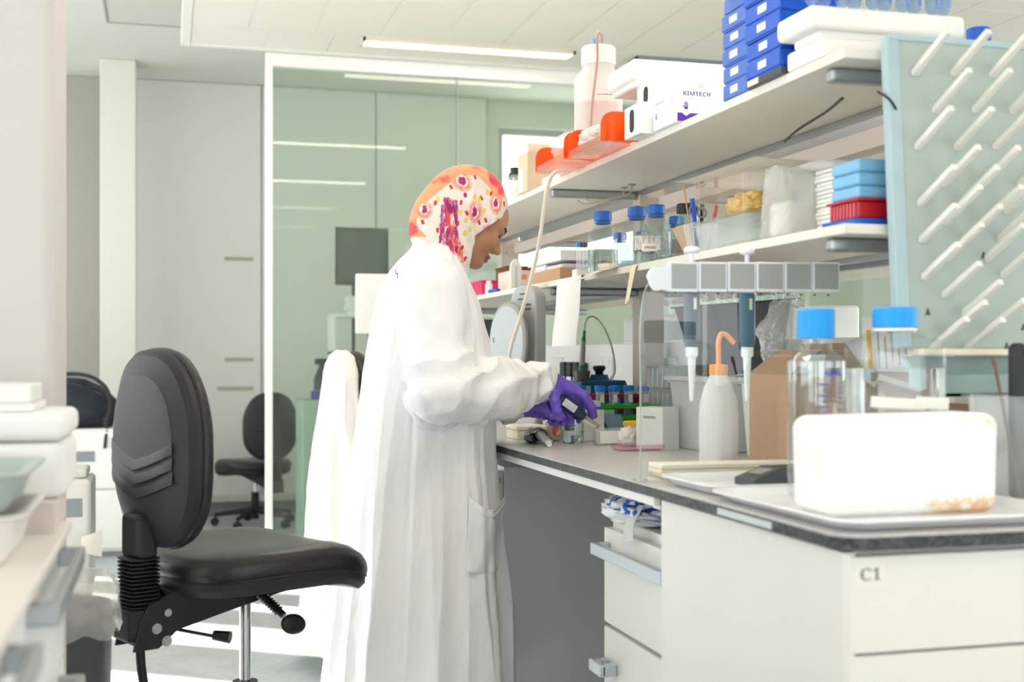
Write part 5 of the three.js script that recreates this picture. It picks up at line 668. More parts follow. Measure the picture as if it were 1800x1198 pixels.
  add('support_bar', tube([[BX - 0.005, 0.5, 0.0], [BX + 0.0, 0.44, 0.0], [BX + 0.03, 0.3, 0.0], [BX + 0.06, 0.235, 0.0], [-0.19, 0.22, 0]], 0.0105, 30, 10), frameM, t);
  add('foot_ring', new THREE.TorusGeometry(0.21, 0.01, 10, 48).rotateX(Math.PI / 2).translate(0, 0.22, 0), M.chrome, t); for (let k = 0; k < 4; k++) { const a = k * Math.PI / 2 + 0.4; add('ring_spoke', rod(V3(0.024 * Math.cos(a), 0.24, 0.024 * Math.sin(a)), V3(0.21 * Math.cos(a), 0.22, 0.21 * Math.sin(a)), 0.007), M.chrome, t); }
  for (let k = 0; k < 5; k++) { const a = k * Math.PI * 2 / 5 + 0.3, c = Math.cos(a), s = Math.sin(a); add('base_arm', rod(V3(0.02 * c, 0.105, 0.02 * s), V3(0.27 * c, 0.075, 0.27 * s), 0.022, 0.014), frameM, t); const w = add('castor', [rod(V3(0.27 * c - s * 0.02, 0.027, 0.27 * s + c * 0.02), V3(0.27 * c + s * 0.02, 0.027, 0.27 * s - c * 0.02), 0.027, 0.027, 20), rod(V3(0.27 * c, 0.03, 0.27 * s), V3(0.27 * c, 0.075, 0.27 * s), 0.008)], frameM, t); }
  return t;
}
const chairA = buildChair('black vinyl task chair with ribbed back, empty in the foreground', [0.18, 0, 3.06], 0.46, 'black task chairs');
{ const low = copyOf(chairA, 'task_chair', 'black task chair by the back cupboards, seen past the partition post', [0.58, 0, 8.72], 2.0, 'black task chairs');
  for (const c of [...low.children]) { if (['foot_ring', 'ring_spoke', 'support_bar'].includes(c.name)) low.remove(c); else if (c.name === 'gas_column') { c.scale.y = 0.58; c.position.y = 0.0; } else if (c.name === 'column_sleeve') c.scale.y = 0.6; else if (!['base_arm', 'castor'].includes(c.name)) c.position.y -= 0.26; } }
copyOf(chairA, 'task_chair', 'black task chair under the white lab coat hung over it', [0.90, 0, 4.72], 0.1, 'black task chairs');
// ---------- things on and behind the left bench, office beyond the glass ----------
{
  const fb = thing('foam_box', 'white polystyrene cooler with lid on the left bench', 'box', [-0.62, TOP + 0.0455, 1.93]);
  add('box', B(0, 0.475, 0, 0.082, -0.27, 0, 0.014, 4), M.foam, fb); add('lid', B(-0.002, 0.478, 0.084, 0.125, -0.272, 0.002, 0.014, 4), M.foam, fb);
  const wl = thing('foam_tray', 'small white lidded carton with tape on the cooler', 'carton', [-0.6, TOP + 0.171, 1.97]); add('base', B(0, 0.41, 0, 0.012, -0.2, 0, 0.003), M.white, wl); add('box', B(0.01, 0.405, 0.0122, 0.04, -0.19, -0.01, 0.004), M.white, wl); add('tape', [B(0.32, 0.355, 0.014, 0.037, -0.0098, -0.0090)], std('#e8d3bb', 0.8), wl);
  function trayStack(name, label, u0, y, v, w, d, h, mat) { const t = thing(name, label, 'tray', [u0 + w / 2, y, v + d / 2], 0, 'plastic trays on the left bench'); add('tray', tub(w, d, h, 0.003, 0.88, 0.02, 0.012), mat, t); add('foot_ring', B(-w * 0.38, w * 0.38, 0.0035, 0.0045, -d * 0.36, d * 0.36), mat, t); return t; }
  trayStack('plastic_tray', 'white deep plastic tray at the bottom of the left stack', -0.425, TOP, 1.60, 0.25, 0.26, 0.062, std('#eeebe6', 0.5));
  trayStack('plastic_tray', 'grey-green deep plastic tray on top of the left stack', -0.425, TOP + 0.0625, 1.60, 0.25, 0.26, 0.05, std('#b7c1bd', 0.5));
  const bx = thing('carton', 'flat beige carton under the cooler on the left bench', 'box', [-0.5, TOP, 1.90]); add('carton', B(0, 0.345, 0, 0.04, -0.2, 0, 0.001), std('#ddd3cb', 0.7), bx); add('lid', B(-0.001, 0.346, 0.0402, 0.045, -0.201, 0.001), std('#e0d6ce', 0.7), bx);
  // bottle container and bin beyond the bench end
  const jc = thing('jerrycan', 'white plastic canister with red cap and printed label behind the bench end', 'canister', [-0.19, 0.635, 2.865]); add('body', B(-0.11, 0.03, 0, 0.25, -0.2, 0, 0.012, 3), M.white, jc); add('top', B(-0.09, 0.02, 0.2505, 0.272, -0.16, -0.03, 0.008, 3), M.white, jc); add('cap', cyl(0.016, 0.016, 0.018, -0.03, 0.272, -0.05), M.red, jc); add('label', decal(0.045, 0.04, -0.01, 0.19, 0.0008), std('#9aa6a8', 0.7), jc);
  const st = thing('white_stand', 'white box stand carrying the canister', 'stand', [-0.355, 0, 2.845]); add('body', B(0, 0.185, 0, 0.60, -0.25, 0, 0.008), M.white, st); add('top_plate', B(-0.004, 0.189, 0.6005, 0.634, -0.254, 0.02, 0.006), M.white, st);
  const bn = thing('waste_bin', 'dark grey round waste bin with clear liner', 'bin', [-0.225, 0, 2.66]); add('bin', crease(lathe([[0, 0], [0.1, 0], [0.105, 0.006], [0.118, 0.655], [0.112, 0.655], [0.1, 0.02], [0, 0.02]], 40), 0.5), std('#43474a', 0.42), bn);
  { const rings = []; for (let j = 0; j <= 14; j++) { const t = j / 14, o = []; for (let i = 0; i < 72; i++) { const a = i / 72 * 6.2832; const fold = 0.012 * t * fbm(Math.cos(a) * 3, t * 2.5, Math.sin(a) * 3) + 0.008 * noise(Math.cos(a) * 7, t * 3, Math.sin(a) * 7); const r = 0.121 + 0.014 * Math.sin(t * 2.6) + fold * 1.4; const y = 0.71 + 0.012 * noise(Math.cos(a) * 2, 9, Math.sin(a) * 2) - t * (0.115 + 0.035 * noise(Math.cos(a) * 1.6 + 4, 2, Math.sin(a) * 1.6)); o.push([r * Math.cos(a), y, r * Math.sin(a)]); } rings.push(o); } add('liner', skin(rings), std('#faf8f4', 0.3, 0, { transmission: 0.72, thickness: 0 }), bn); }
  tag(add('paper_cone', sheet((s, t) => [-0.175 + 0.042 * s, 0.77 - 0.026 * t + 0.03 * s * (0.5 - t), -2.80 + 0.02 * t + 0.01 * Math.sin(s * 3)], 8, 6, 0.0008), M.paper), 'white paper corner sticking out beside the canister', 'paper'); 
  // bag on the filing cabinet
  const hb = thing('holdall', 'black holdall with loop handle on the filing cabinet', 'bag', [-0.55, 0.735, 7.8]); { let g = new THREE.IcosahedronGeometry(1, 16); const p = g.attributes.position, w = V3(); for (let i = 0; i < p.count; i++) { w.fromBufferAttribute(p, i).normalize(); const n = 1 + 0.16 * fbm(w.x * 2.2 + 3, w.y * 2.2, w.z * 2.2); p.setXYZ(i, Math.sign(w.x) * Math.abs(w.x) ** 0.75 * 0.26 * n, Math.max(0, 0.14 + Math.sign(w.y) * Math.abs(w.y) ** 0.8 * 0.15 * n + 0.05 * w.x * -1), Math.sign(w.z) * Math.abs(w.z) ** 0.8 * 0.17 * n); } g.deleteAttribute('normal'); g.deleteAttribute('uv'); g = mergeVertices(g, 1e-5); g.computeVertexNormals(); add('body', g, std('#1d2630', 0.7), hb); add('handle', [tube([[-0.12, 0.29, 0.1], [-0.02, 0.315, 0.12], [0.12, 0.3, 0.15], [0.21, 0.23, 0.17], [0.23, 0.12, 0.18], [0.2, 0.02, 0.185]], 0.012, 40, 8), tube([[0.2, 0.06, 0.18], [0.215, 0.0, 0.215], [0.21, -0.05, 0.258], [0.205, -0.11, 0.262]], 0.009, 24, 8)], M.blackSoft, hb); add('zip', tube([[-0.2, 0.27, 0.08], [0, 0.265, 0.12], [0.18, 0.2, 0.13]], 0.004, 24, 6), M.darkGrey, hb); }
  // ----- plastic bag on the pedestal under the bench -----
  { const t = thing('carrier_bag', 'white plastic carrier bag with blue letters on the drawer pedestal', 'bag', [1.045, 0.776, 2.64]); const tx = canvasTex(512, 256, (g, w, h) => { g.fillStyle = '#f3f5f7'; g.fillRect(0, 0, w, h); g.fillStyle = '#1c5fd0'; g.font = 'bold 150px sans-serif'; g.save(); g.translate(60, 190); g.rotate(-0.25); g.fillText('in', 0, 0); g.fillText('n', 190, 10); g.restore(); g.font = 'bold 90px sans-serif'; g.fillText('x', 20, 240); });
    const g = sheetBag(0.22, 0.042, 0.10, 5.5); add('crumpled_film', g, std('#ffffff', 0.35, 0, { map: tx }), t); const g2 = sheet((s, q) => [-0.058 - 0.025 * q - 0.02 * Math.sin(q * 3) * 0.3, 0.045 - q * 0.075 + 0.012 * s, 0.06 + s * 0.06 + 0.004 * Math.sin(q * 9)], 6, 10, 0.0012); add('corner_flap', g2, std('#eff0ee', 0.3, 0, { transmission: 0.4, thickness: 0 }), t);
    bag('film_bag', 'clear crumpled plastic sleeve beside the carrier bag on the pedestal', 'bag', [1.2, 0.776, 2.44], 1.7, std('#e9ebe9', 0.22, 0, { transmission: 0.45, thickness: 0 }), 0.13, 0.036, 0.08, 0.3, 6); }
  function sheetBag(a, b, c, sd) { let g = new THREE.IcosahedronGeometry(1, 16); const p = g.attributes.position, w = V3(), uv = new Float32Array(p.count * 2); for (let i = 0; i < p.count; i++) { w.fromBufferAttribute(p, i).normalize(); const n = 1 + 0.3 * (Math.abs(fbm(w.x * 2 + sd, w.y * 2, w.z * 2, 4)) * 1.6 - 0.2); const x = -w.z * 0 + w.x * c * n, y = Math.max(0, (0.8 + w.y) * b * n), z = w.z * a * 0.55 * n; p.setXYZ(i, x, y, z); uv[2 * i] = 0.5 - z / (a * 1.3); uv[2 * i + 1] = y / (b * 2.4); } g.deleteAttribute('normal'); g.setAttribute('uv', new THREE.BufferAttribute(uv, 2)); g = mergeVertices(g, 1e-5); g.computeVertexNormals(); return g; }

  // ----- office behind the glass -----
  const dk = thing('office_desk', 'pale desk with grey panel seen through the glass partition', 'desk', [1.02, 0, 7.62]); add('desk_top', B(0, 1.8, 0.72, 0.745, -0.75, 0, 0.004), M.whiteSat, dk); add('side_panel', [B(0, 0.025, 0, 0.72, -0.74, -0.01)], M.white, dk); add('side_panel', [B(1.77, 1.795, 0, 0.72, -0.74, -0.01)], M.white, dk); add('back_panel', B(0.03, 1.76, 0.1, 0.7, -0.04, -0.02), std('#7f938c', 0.6), dk);
  const sh = thing('office_shelf', 'pale shelf unit with papers on the office desk behind the glass', 'shelf', [1.02, 0.745, 8.0]); for (const y of [0.18, 0.42, 0.66]) add('board', B(0, 1.3, y, y + 0.02, -0.28, 0, 0.002), M.whiteSat, sh); for (const x of [0, 1.28]) add('upright', B(x, x + 0.02, 0, 0.66, -0.28, 0), M.whiteSat, sh);
  const mo = thing('notice_board', 'dark grey square notice board seen through the glass', 'board', [1.09, 1.64, 8.33]); add('panel', B(0, 0.33, 0, 0.36, -0.02, 0, 0.004), std('#5d625e', 0.6), mo); add('frame', [B(-0.012, 0, -0.012, 0.372, -0.024, 0.006), B(0.33, 0.342, -0.012, 0.372, -0.024, 0.006), B(0, 0.33, -0.012, 0, -0.024, 0.006), B(0, 0.33, 0.36, 0.372, -0.024, 0.006)], M.darkGrey, mo); add('leg', [B(0.1, 0.12, -0.895, -0.012, -0.03, -0.01), B(0.21, 0.23, -0.895, -0.012, -0.03, -0.01)], M.darkGrey, mo); mo.position.y = 1.64;
  const wm = thing('computer_monitor', 'white flat monitor at the far bench end, seen past the woman', 'monitor', [0.96, TOP, 5.84]); add('housing', B(-0.11, 0.33, 0.36, 0.64, -0.02, 0.015, 0.008), M.white, wm); add('stand', B(0.07, 0.14, 0.012, 0.42, -0.05, -0.022, 0.006), M.white, wm); add('foot', B(0.0, 0.21, 0, 0.012, -0.1, 0.05, 0.004), M.white, wm);
  [[1.12, 0.12, '#e9ede8'], [1.3, 0.16, '#dfe6e8'], [1.5, 0.1, '#e8d9cc']].forEach(([u, w, c], i) => { const t = thing('paper_pile', `pile of ${['white', 'bluish', 'cream'][i]} papers on the office shelf behind the glass`, 'papers', [u, 0.745 + 0.68, 8.02], 0, 'paper piles'); for (let k = 0; k < 4; k++) add('bundle', B(rr(0, 0.02), w, k * 0.03, k * 0.03 + 0.028, -0.2, rr(-0.02, 0), 0.002), std(c, 0.8), t); });
  const ob = thing('orange_folder', 'orange edged folder on the office desk behind the glass', 'folder', [1.45, 0.745, 7.64]); add('cover', B(0, 0.25, 0, 0.012, -0.08, 0.0, 0.002), std('#d8683c', 0.6), ob); add('sheets', B(0.01, 0.24, 0.0122, 0.05, -0.078, -0.004), M.paper, ob);
  const dl = thing('desk_lamp', 'dark spray bottle on the office floor unit behind the glass', 'spray bottle', [0.86, 0.0, 7.3]); dl.name = 'spray_bottle'; dl.userData.category = 'bottle'; dl.userData.label = 'dark spray bottle on a stool behind the glass partition'; dl.position.y = 0.905; add('bottle', crease(lathe([[0, 0], [0.045, 0], [0.048, 0.01], [0.045, 0.12], [0.02, 0.18], [0.016, 0.2]], 24), 0.5), std('#1e2b26', 0.4), dl); add('trigger', [B(-0.04, 0.05, 0.2, 0.235, -0.014, 0.014, 0.006), B(0.025, 0.036, 0.13, 0.205, -0.006, 0.006, 0.003)], std('#1e2b26', 0.4), dl);
  const sto = thing('stool_cabinet', 'grey-green low cabinet behind the glass partition', 'cabinet', [0.74, 0, 7.15]); add('body', B(0, 0.62, 0.03, 0.905, -0.4, -0.018, 0.004), std('#9fb3a8', 0.6), sto); for (const [x0, x1] of [[0.003, 0.308], [0.312, 0.617]]) add('door', B(x0, x1, 0.04, 0.9, -0.018, 0, 0.002), std('#a5b8ad', 0.6), sto); add('plinth', B(0.02, 0.6, 0, 0.03, -0.38, -0.03), M.darkGrey, sto); dl.position.set(0.87, 0.905, -7.35);
  const pw = thing('purple_box', 'small purple glove carton behind the glass near the coat', 'box', [0.80, 0.905, 7.22]); add('carton', B(0, 0.1, 0, 0.05, -0.06, 0, 0.002), std('#5d4cae', 0.6), pw); add('slot', B(0.02, 0.08, 0.05, 0.0506, -0.04, -0.02), M.paper, pw);
}
// ---------- the woman at the bench ----------
function marched(res, center, half, sdf, maxPoly = 200000) {
  const mcs = new MarchingCubes(res, undefined, false, false, maxPoly); mcs.isolation = 0; const n = mcs.size, f = mcs.field; let q = 0;
  for (let k = 0; k < n; k++) { const z = center[2] + (k - n / 2) / (n / 2) * half[2]; for (let j = 0; j < n; j++) { const y = center[1] + (j - n / 2) / (n / 2) * half[1]; for (let i = 0; i < n; i++) { const x = center[0] + (i - n / 2) / (n / 2) * half[0]; f[q++] = -sdf(x, y, z); } } }
  mcs.update(); const c = mcs.count, pos = mcs.positionArray.slice(0, c * 3); for (let i = 0; i < c; i++) for (let a = 0; a < 3; a++) pos[i * 3 + a] = center[a] + pos[i * 3 + a] * half[a];
  let g = new THREE.BufferGeometry(); g.setAttribute('position', new THREE.BufferAttribute(pos, 3)); g = mergeVertices(g, 1e-5); g.computeVertexNormals(); return g;
}
const smin = (a, b, k) => { const h = Math.max(k - Math.abs(a - b), 0) / k; return Math.min(a, b) - h * h * k * 0.25; };
const ell = (x, y, z, c, r) => { const a = (x - c[0]) / r[0], b = (y - c[1]) / r[1], d = (z - c[2]) / r[2], k = Math.sqrt(a * a + b * b + d * d); return k < 1e-6 ? -Math.min(...r) : (k - 1) * k / Math.sqrt((a / r[0]) ** 2 + (b / r[1]) ** 2 + (d / r[2]) ** 2) ; };
function cap(x, y, z, a, b, ra, rb) { const bx = b[0] - a[0], by = b[1] - a[1], bz = b[2] - a[2], px = x - a[0], py = y - a[1], pz = z - a[2]; const h = clamp((px * bx + py * by + pz * bz) / (bx * bx + by * by + bz * bz), 0, 1); return Math.hypot(px - bx * h, py - by * h, pz - bz * h) - lerp(ra, rb, h); }
function capT(x, y, z, a, b) { const bx = b[0] - a[0], by = b[1] - a[1], bz = b[2] - a[2]; return clamp(((x - a[0]) * bx + (y - a[1]) * by + (z - a[2]) * bz) / (bx * bx + by * by + bz * bz), 0, 1); }
const pick = (T, h) => { for (let i = 0; i < T.length - 1; i++) if (h <= T[i][0] && h >= T[i + 1][0]) { const t = smooth(0, 1, 0) + (T[i][0] - h) / (T[i][0] - T[i + 1][0]); return T[i].map((a, k) => lerp(a, T[i + 1][k], t)); } return h > T[0][0] ? T[0] : T[T.length - 1]; };
{
  const U0 = 0.62, V0 = 3.5;
  const woman = thing('person', 'woman in white lab coat and floral headscarf pipetting at the bench, wearing purple gloves', 'person', [U0, 0, V0]);
  // ---- head: local axes, face towards +x, then tipped forward ----
  const TIP = 30 * Math.PI / 180, HC = [0.226, 1.539], ct = Math.cos(TIP), st = Math.sin(TIP);
  const toHead = (x, y) => { const a = x - HC[0], b = y - HC[1]; return [a * ct - b * st, a * st + b * ct]; };
  const fromHead = (x, y) => [HC[0] + x * ct + y * st, HC[1] - x * st + y * ct];
  const headLocal = (x, y, z) => {
    const az = Math.abs(z);
    let d = ell(x, y, z, [-0.012, 0.028, 0], [0.096, 0.085, 0.074]);                 // skull
    d = smin(d, ell(x, y, z, [0.03, 0.018, 0], [0.06, 0.075, 0.064]), 0.03);          // forehead
    d = smin(d, ell(x, y, z, [0.032, -0.045, 0], [0.054, 0.062, 0.055]), 0.03);       // cheeks and mouth block
    d = smin(d, cap(x, y, az, [-0.01, -0.06, 0.052], [0.058, -0.096, 0.016], 0.018, 0.016), 0.028); // jaw
    d = smin(d, ell(x, y, z, [0.067, -0.096, 0], [0.019, 0.016, 0.02]), 0.02);        // chin
    d = smin(d, ell(x, y, az, [0.062, -0.03, 0.036], [0.022, 0.02, 0.02]), 0.025);    // cheekbone
    d = smin(d, cap(x, y, az, [0.083, 0.018, 0.006], [0.07, 0.021, 0.042], 0.009, 0.01), 0.016);     // brow
    d = smin(d, cap(x, y, z, [0.083, 0.006, 0], [0.104, -0.034, 0], 0.007, 0.0095), 0.012);          // nose bridge
    d = smin(d, ell(x, y, z, [0.106, -0.036, 0], [0.0095, 0.009, 0.0095]), 0.008);
    d = smin(d, ell(x, y, az, [0.094, -0.041, 0.0115], [0.0105, 0.0075, 0.0065]), 0.006);            // nostril wing
    d = smin(d, ell(x, y, z, [0.0865, -0.0645, 0], [0.0105, 0.0062, 0.021]), 0.006);                 // upper lip
    d = smin(d, ell(x, y, z, [0.0845, -0.0765, 0], [0.011, 0.0068, 0.018]), 0.006);                  // lower lip
    d = Math.max(d, -(ell(x, y, az, [0.088, 0.0, 0.033], [0.013, 0.0105, 0.0165])) - 0.0015);          // eye socket
    d = smin(d, ell(x, y, az, [0.066, -0.001, 0.032], [0.0145, 0.0125, 0.0145]), 0.004);              // eyeball and lids
    d = smin(d, cap(x, y, z, [-0.02, -0.05, 0], [-0.012, -0.165, 0], 0.052, 0.05), 0.03);             // neck
    d = smin(d, ell(x, y, az, [-0.012, -0.01, 0.072], [0.018, 0.03, 0.009]), 0.006);                  // ear
    return d;
  };
  // ---- whole body ----
  const J = { pel: [0.07, 0.93, 0], chest: [0.09, 1.26, 0], neck: [0.135, 1.42, 0], rs: [0.085, 1.355, 0.175], re: [0.085, 1.055, 0.225], rw: [0.415, 1.083, 0.085], ls: [0.085, 1.355, -0.175], le: [0.12, 1.06, -0.23], lw: [0.365, 1.018, 0.005] };
  const bodySdf = (x, y, z) => {
    const az = Math.abs(z);
    let d = ell(x, y, z, [0.085, 1.22, 0], [0.10, 0.21, 0.155]); d = smin(d, ell(x, y, z, [0.075, 0.97, 0], [0.105, 0.16, 0.16]), 0.08);
    d = smin(d, cap(x, y, az, [0.085, 1.36, 0.03], [0.085, 1.355, 0.16], 0.06, 0.05), 0.05);
    d = smin(d, cap(x, y, z, [0.125, 1.36, 0], [0.175, 1.47, 0], 0.055, 0.05), 0.04);
    d = smin(d, cap(x, y, az, [0.075, 0.9, 0.085], [0.085, 0.5, 0.09], 0.085, 0.055), 0.05); d = smin(d, cap(x, y, az, [0.085, 0.5, 0.09], [0.055, 0.1, 0.09], 0.055, 0.036), 0.03);
    d = smin(d, cap(x, y, az, [0.03, 0.045, 0.09], [0.2, 0.035, 0.1], 0.042, 0.034), 0.03);
    for (const [s, e, w] of [[J.rs, J.re, J.rw], [J.ls, J.le, J.lw]]) { d = smin(d, cap(x, y, z, s, e, 0.048, 0.038), 0.03); d = smin(d, cap(x, y, z, e, w, 0.038, 0.025), 0.02); d = smin(d, cap(x, y, z, w, [w[0] + 0.03, w[1] - 0.012, w[2] + 0.0], 0.02, 0.012), 0.01); }
    return Math.max(d, 0.0 - y);
  };
  {
    const bodyG = marched(110, [0.12, 0.78, 0], [0.45, 0.84, 0.36], (x, y, z) => { const [a, b] = toHead(x, y); const cut = b + 0.12; let d = bodySdf(x, y, z); return d; });
    const headG0 = marched(112, [0, -0.02, 0], [0.15, 0.17, 0.115], headLocal); const hp = headG0.attributes.position, cols = new Float32Array(hp.count * 3); const skin0 = [0.43, 0.205, 0.105], lip = [0.30, 0.11, 0.095];
    for (let i = 0; i < hp.count; i++) { const x = hp.getX(i), y = hp.getY(i), z = hp.getZ(i); const inLip = x > 0.078 && smooth(0.024, 0.018, Math.abs(z)) * (smooth(-0.0575, -0.0605, y) * smooth(-0.085, -0.0815, y)); const m = 1 + 0.08 * fbm(x * 60, y * 60, z * 60, 3); for (let k = 0; k < 3; k++) cols[3 * i + k] = lerp(skin0[k], lip[k], inLip ? inLip * 0.9 : 0) * m; const [X, Y] = fromHead(x, y); hp.setXY(i, X, Y); }
    headG0.computeVertexNormals(); const bc = new Float32Array(bodyG.attributes.position.count * 3); for (let i = 0; i < bc.length; i += 3) { const y = bodyG.attributes.position.getY(i / 3), dark = y < 0.93, shoe = y < 0.09; const c = shoe ? [0.02, 0.02, 0.022] : dark ? [0.03, 0.035, 0.06] : skin0; bc.set(c, i); }
    headG0.setAttribute('color', new THREE.BufferAttribute(cols, 3)); bodyG.setAttribute('color', new THREE.BufferAttribute(bc, 3));
    const g = mergeGeometries([headG0, bodyG]); add('body', g, std('#ffffff', 0.5, 0, { vertexColors: true, sheen: 0.2, sheenColor: new THREE.Color(1, 0.8, 0.7) }), woman);
    const place = (o, x, y, z, rz = 0) => { const [X, Y] = fromHead(x, y); o.position.set(X, Y, z); o.rotation.z = -TIP + rz; };
    for (const s of [1, -1]) {
      const brow = add('eyebrow', tube([[0.0945, 0.016, s * 0.012], [0.0945, 0.0225, s * 0.024], [0.089, 0.0255, s * 0.036], [0.077, 0.0215, s * 0.05]].map(([x, y, z]) => { const [X, Y] = fromHead(x, y); return [X, Y, z]; }), 0.0029, 20, 8), std('#21150f', 0.8), woman);
      const eye = add('eye', new THREE.SphereGeometry(0.0125, 24, 18), std('#e9e2da', 0.2), woman); place(eye, 0.0695, -0.0025, s * 0.032);
      const iris = add('iris', new THREE.SphereGeometry(0.0062, 18, 14), std('#1a100b', 0.15), eye); iris.position.set(0.0078, -0.0035, s * 0.002);
      add('eyelashes', tube([[0.083, -0.0035, s * 0.02], [0.0865, -0.0022, s * 0.029], [0.082, -0.003, s * 0.042], [0.076, -0.005, s * 0.0475]].map(([x, y, z]) => { const [X, Y] = fromHead(x, y); return [X, Y, z]; }), 0.0016, 20, 6), std('#17100d', 0.7), woman);
    }
  }
  // ---- headscarf ----
  {
    const cutX = (y, z) => { const t = y < -0.045 ? lerp(0.014, 0.05, clamp((-0.045 - y) / 0.095, 0, 1.4)) : lerp(0.014, 0.078, clamp((y + 0.045) / 0.134, 0, 1.5)); return t + 0.005 * (1 - Math.min(1, (z / 0.075) ** 2)); };
    const scarf = (X, Y, z) => {
      const [x, y] = toHead(X, Y);
      let d = ell(x, y, z, [-0.036, 0.012, 0], [0.127, 0.138, 0.096]); d = smin(d, ell(x, y, z, [-0.078, -0.055, 0], [0.086, 0.094, 0.084]), 0.04);
      d = smin(d, ell(x, y, z, [0.02, -0.09, 0], [0.062, 0.05, 0.062]), 0.04); d = smin(d, cap(x, y, z, [-0.03, -0.1, 0], [0.0, -0.19, 0], 0.078, 0.085), 0.04);
      const ph = Math.atan2(y + 0.13, 0.075 - x), rad = Math.hypot(y + 0.13, 0.075 - x);
      const fold = 0.009 * (1 - 1.6 * Math.abs(Math.sin(ph * 7 + 1.6 * fbm(x * 7, y * 7, z * 5)))) * smooth(0.03, 0.1, rad) * smooth(0.34, 0.16, rad) + 0.005 * fbm(x * 18, y * 18, z * 18, 3);
      d -= fold * smooth(0.0, 0.05, Math.abs(z));
      const c = (x - cutX(y, z)) * 0.85; let e = Math.max(d, c);
      return e;
    };
    const g = marched(128, [0.195, 1.525, 0], [0.205, 0.205, 0.125], scarf); const p = g.attributes.position, uv = new Float32Array(p.count * 2); for (let i = 0; i < p.count; i++) { uv[2 * i] = (p.getX(i) - 0.0) / 0.38; uv[2 * i + 1] = (p.getY(i) - 1.32) / 0.40; } g.setAttribute('uv', new THREE.BufferAttribute(uv, 2));
    const tx = canvasTex(1024, 1078, (c, w, h) => {
      const X = (zx) => ((0.00918 + zx * 0.0003077) / 0.38) * w, Y = (zy) => h - (0.39706 - zy * 0.00029908) / 0.40 * h, S = 0.000303 / 0.38 * w;
      c.fillStyle = '#ece3dc'; c.fillRect(0, 0, w, h); for (let i = 0; i < 500; i++) { c.fillStyle = rnd() < 0.5 ? 'rgba(250,240,232,0.25)' : 'rgba(222,208,206,0.18)'; c.beginPath(); c.ellipse(rnd() * w, rnd() * h, rr(8, 40), rr(10, 60), rr(-0.6, 0.6), 0, 7); c.fill(); }
      const poly = (pts, col) => { c.fillStyle = col; c.beginPath(); pts.forEach(([a, b], i) => i ? c.lineTo(X(a), Y(b)) : c.moveTo(X(a), Y(b))); c.closePath(); c.fill(); };
      poly([[-60, 800], [-60, 300], [150, 100], [500, -60], [900, -60], [1100, 100], [1010, 250], [960, 330], [930, 400], [905, 520], [850, 400], [800, 280], [700, 190], [600, 178], [470, 235], [370, 320], [250, 420], [190, 500], [160, 590], [140, 650], [230, 770], [60, 760]], '#f8a87a');
      const soft = (x, y, r, col, n = 26, e = 1) => { for (let i = 0; i < n; i++) { c.fillStyle = col; c.beginPath(); c.ellipse(X(x + rr(-r, r) * 0.7), Y(y + rr(-r, r) * 0.7 * e), r * S * rr(0.25, 0.6), r * S * rr(0.25, 0.6) * e, rnd() * 3, 0, 7); c.fill(); } };
      soft(880, 190, 60, 'rgba(214,60,96,0.16)', 60, 1.5); soft(930, 300, 40, 'rgba(226,70,80,0.16)', 40, 2); soft(400, 215, 50, 'rgba(232,90,80,0.14)', 40, 0.8); soft(720, 90, 60, 'rgba(240,110,90,0.14)', 40, 0.5); soft(110, 680, 40, 'rgba(200,50,70,0.16)', 40, 2); soft(320, 230, 40, 'rgba(236,110,100,0.12)', 30, 0.8);
      const blob = (x, y, a, b, col, jit, n) => { for (let k = 0; k < n; k++) { const t = rnd() * 6.283, q = Math.sqrt(rnd()); c.fillStyle = col; c.beginPath(); c.ellipse(X(x + Math.cos(t) * a * q), Y(y + Math.sin(t) * b * q), a * S * rr(0.16, 0.38) * jit, b * S * rr(0.2, 0.5) * jit, rr(-0.4, 0.4), 0, 7); c.fill(); } };
      const eye = (x, y, a, b) => { blob(x, y + b * 0.15, a * 2.0, b * 1.75, 'rgba(246,150,118,0.10)', 1, 150); blob(x, y + b * 0.4, a * 1.5, b * 1.4, 'rgba(238,104,90,0.10)', 1, 70); blob(x, y, a * 1.05, b * 1.05, 'rgba(250,240,234,0.45)', 1, 60); blob(x, y, a * 0.62, b * 0.7, 'rgba(168,34,110,0.75)', 1.15, 46); };
      eye(548, 240, 42, 50); eye(212, 510, 32, 42); eye(655, 530, 33, 54); eye(862, 440, 27, 50); eye(490, 880, 22, 50); blob(800, 690, 60, 44, 'rgba(236,96,84,0.14)', 1, 60);
      const streak = (x0, y0, x1, y1, w, col, n) => { for (let k = 0; k < n; k++) { const t = rnd(); c.strokeStyle = col; c.lineWidth = S * rr(3, w); c.lineCap = 'round'; const x = lerp(x0, x1, t) + rr(-w, w) * 1.2, y = lerp(y0, y1, t); c.beginPath(); c.moveTo(X(x), Y(y)); c.quadraticCurveTo(X(x + rr(-12, 12)), Y(y + 28), X(x + rr(-10, 10)), Y(y + rr(40, 80))); c.stroke(); } };
      streak(370, 470, 360, 800, 20, 'rgba(170,36,110,0.55)', 60); streak(470, 430, 465, 760, 22, 'rgba(160,30,110,0.55)', 60); streak(415, 410, 420, 760, 30, 'rgba(226,72,84,0.5)', 80); streak(400, 400, 440, 520, 18, 'rgba(150,26,104,0.6)', 30); streak(450, 540, 440, 620, 12, 'rgba(248,226,220,0.7)', 16); streak(395, 640, 400, 760, 16, 'rgba(248,214,208,0.6)', 18); streak(405, 690, 400, 740, 12, 'rgba(168,34,110,0.7)', 14); streak(420, 780, 440, 860, 20, 'rgba(196,48,100,0.5)', 40);
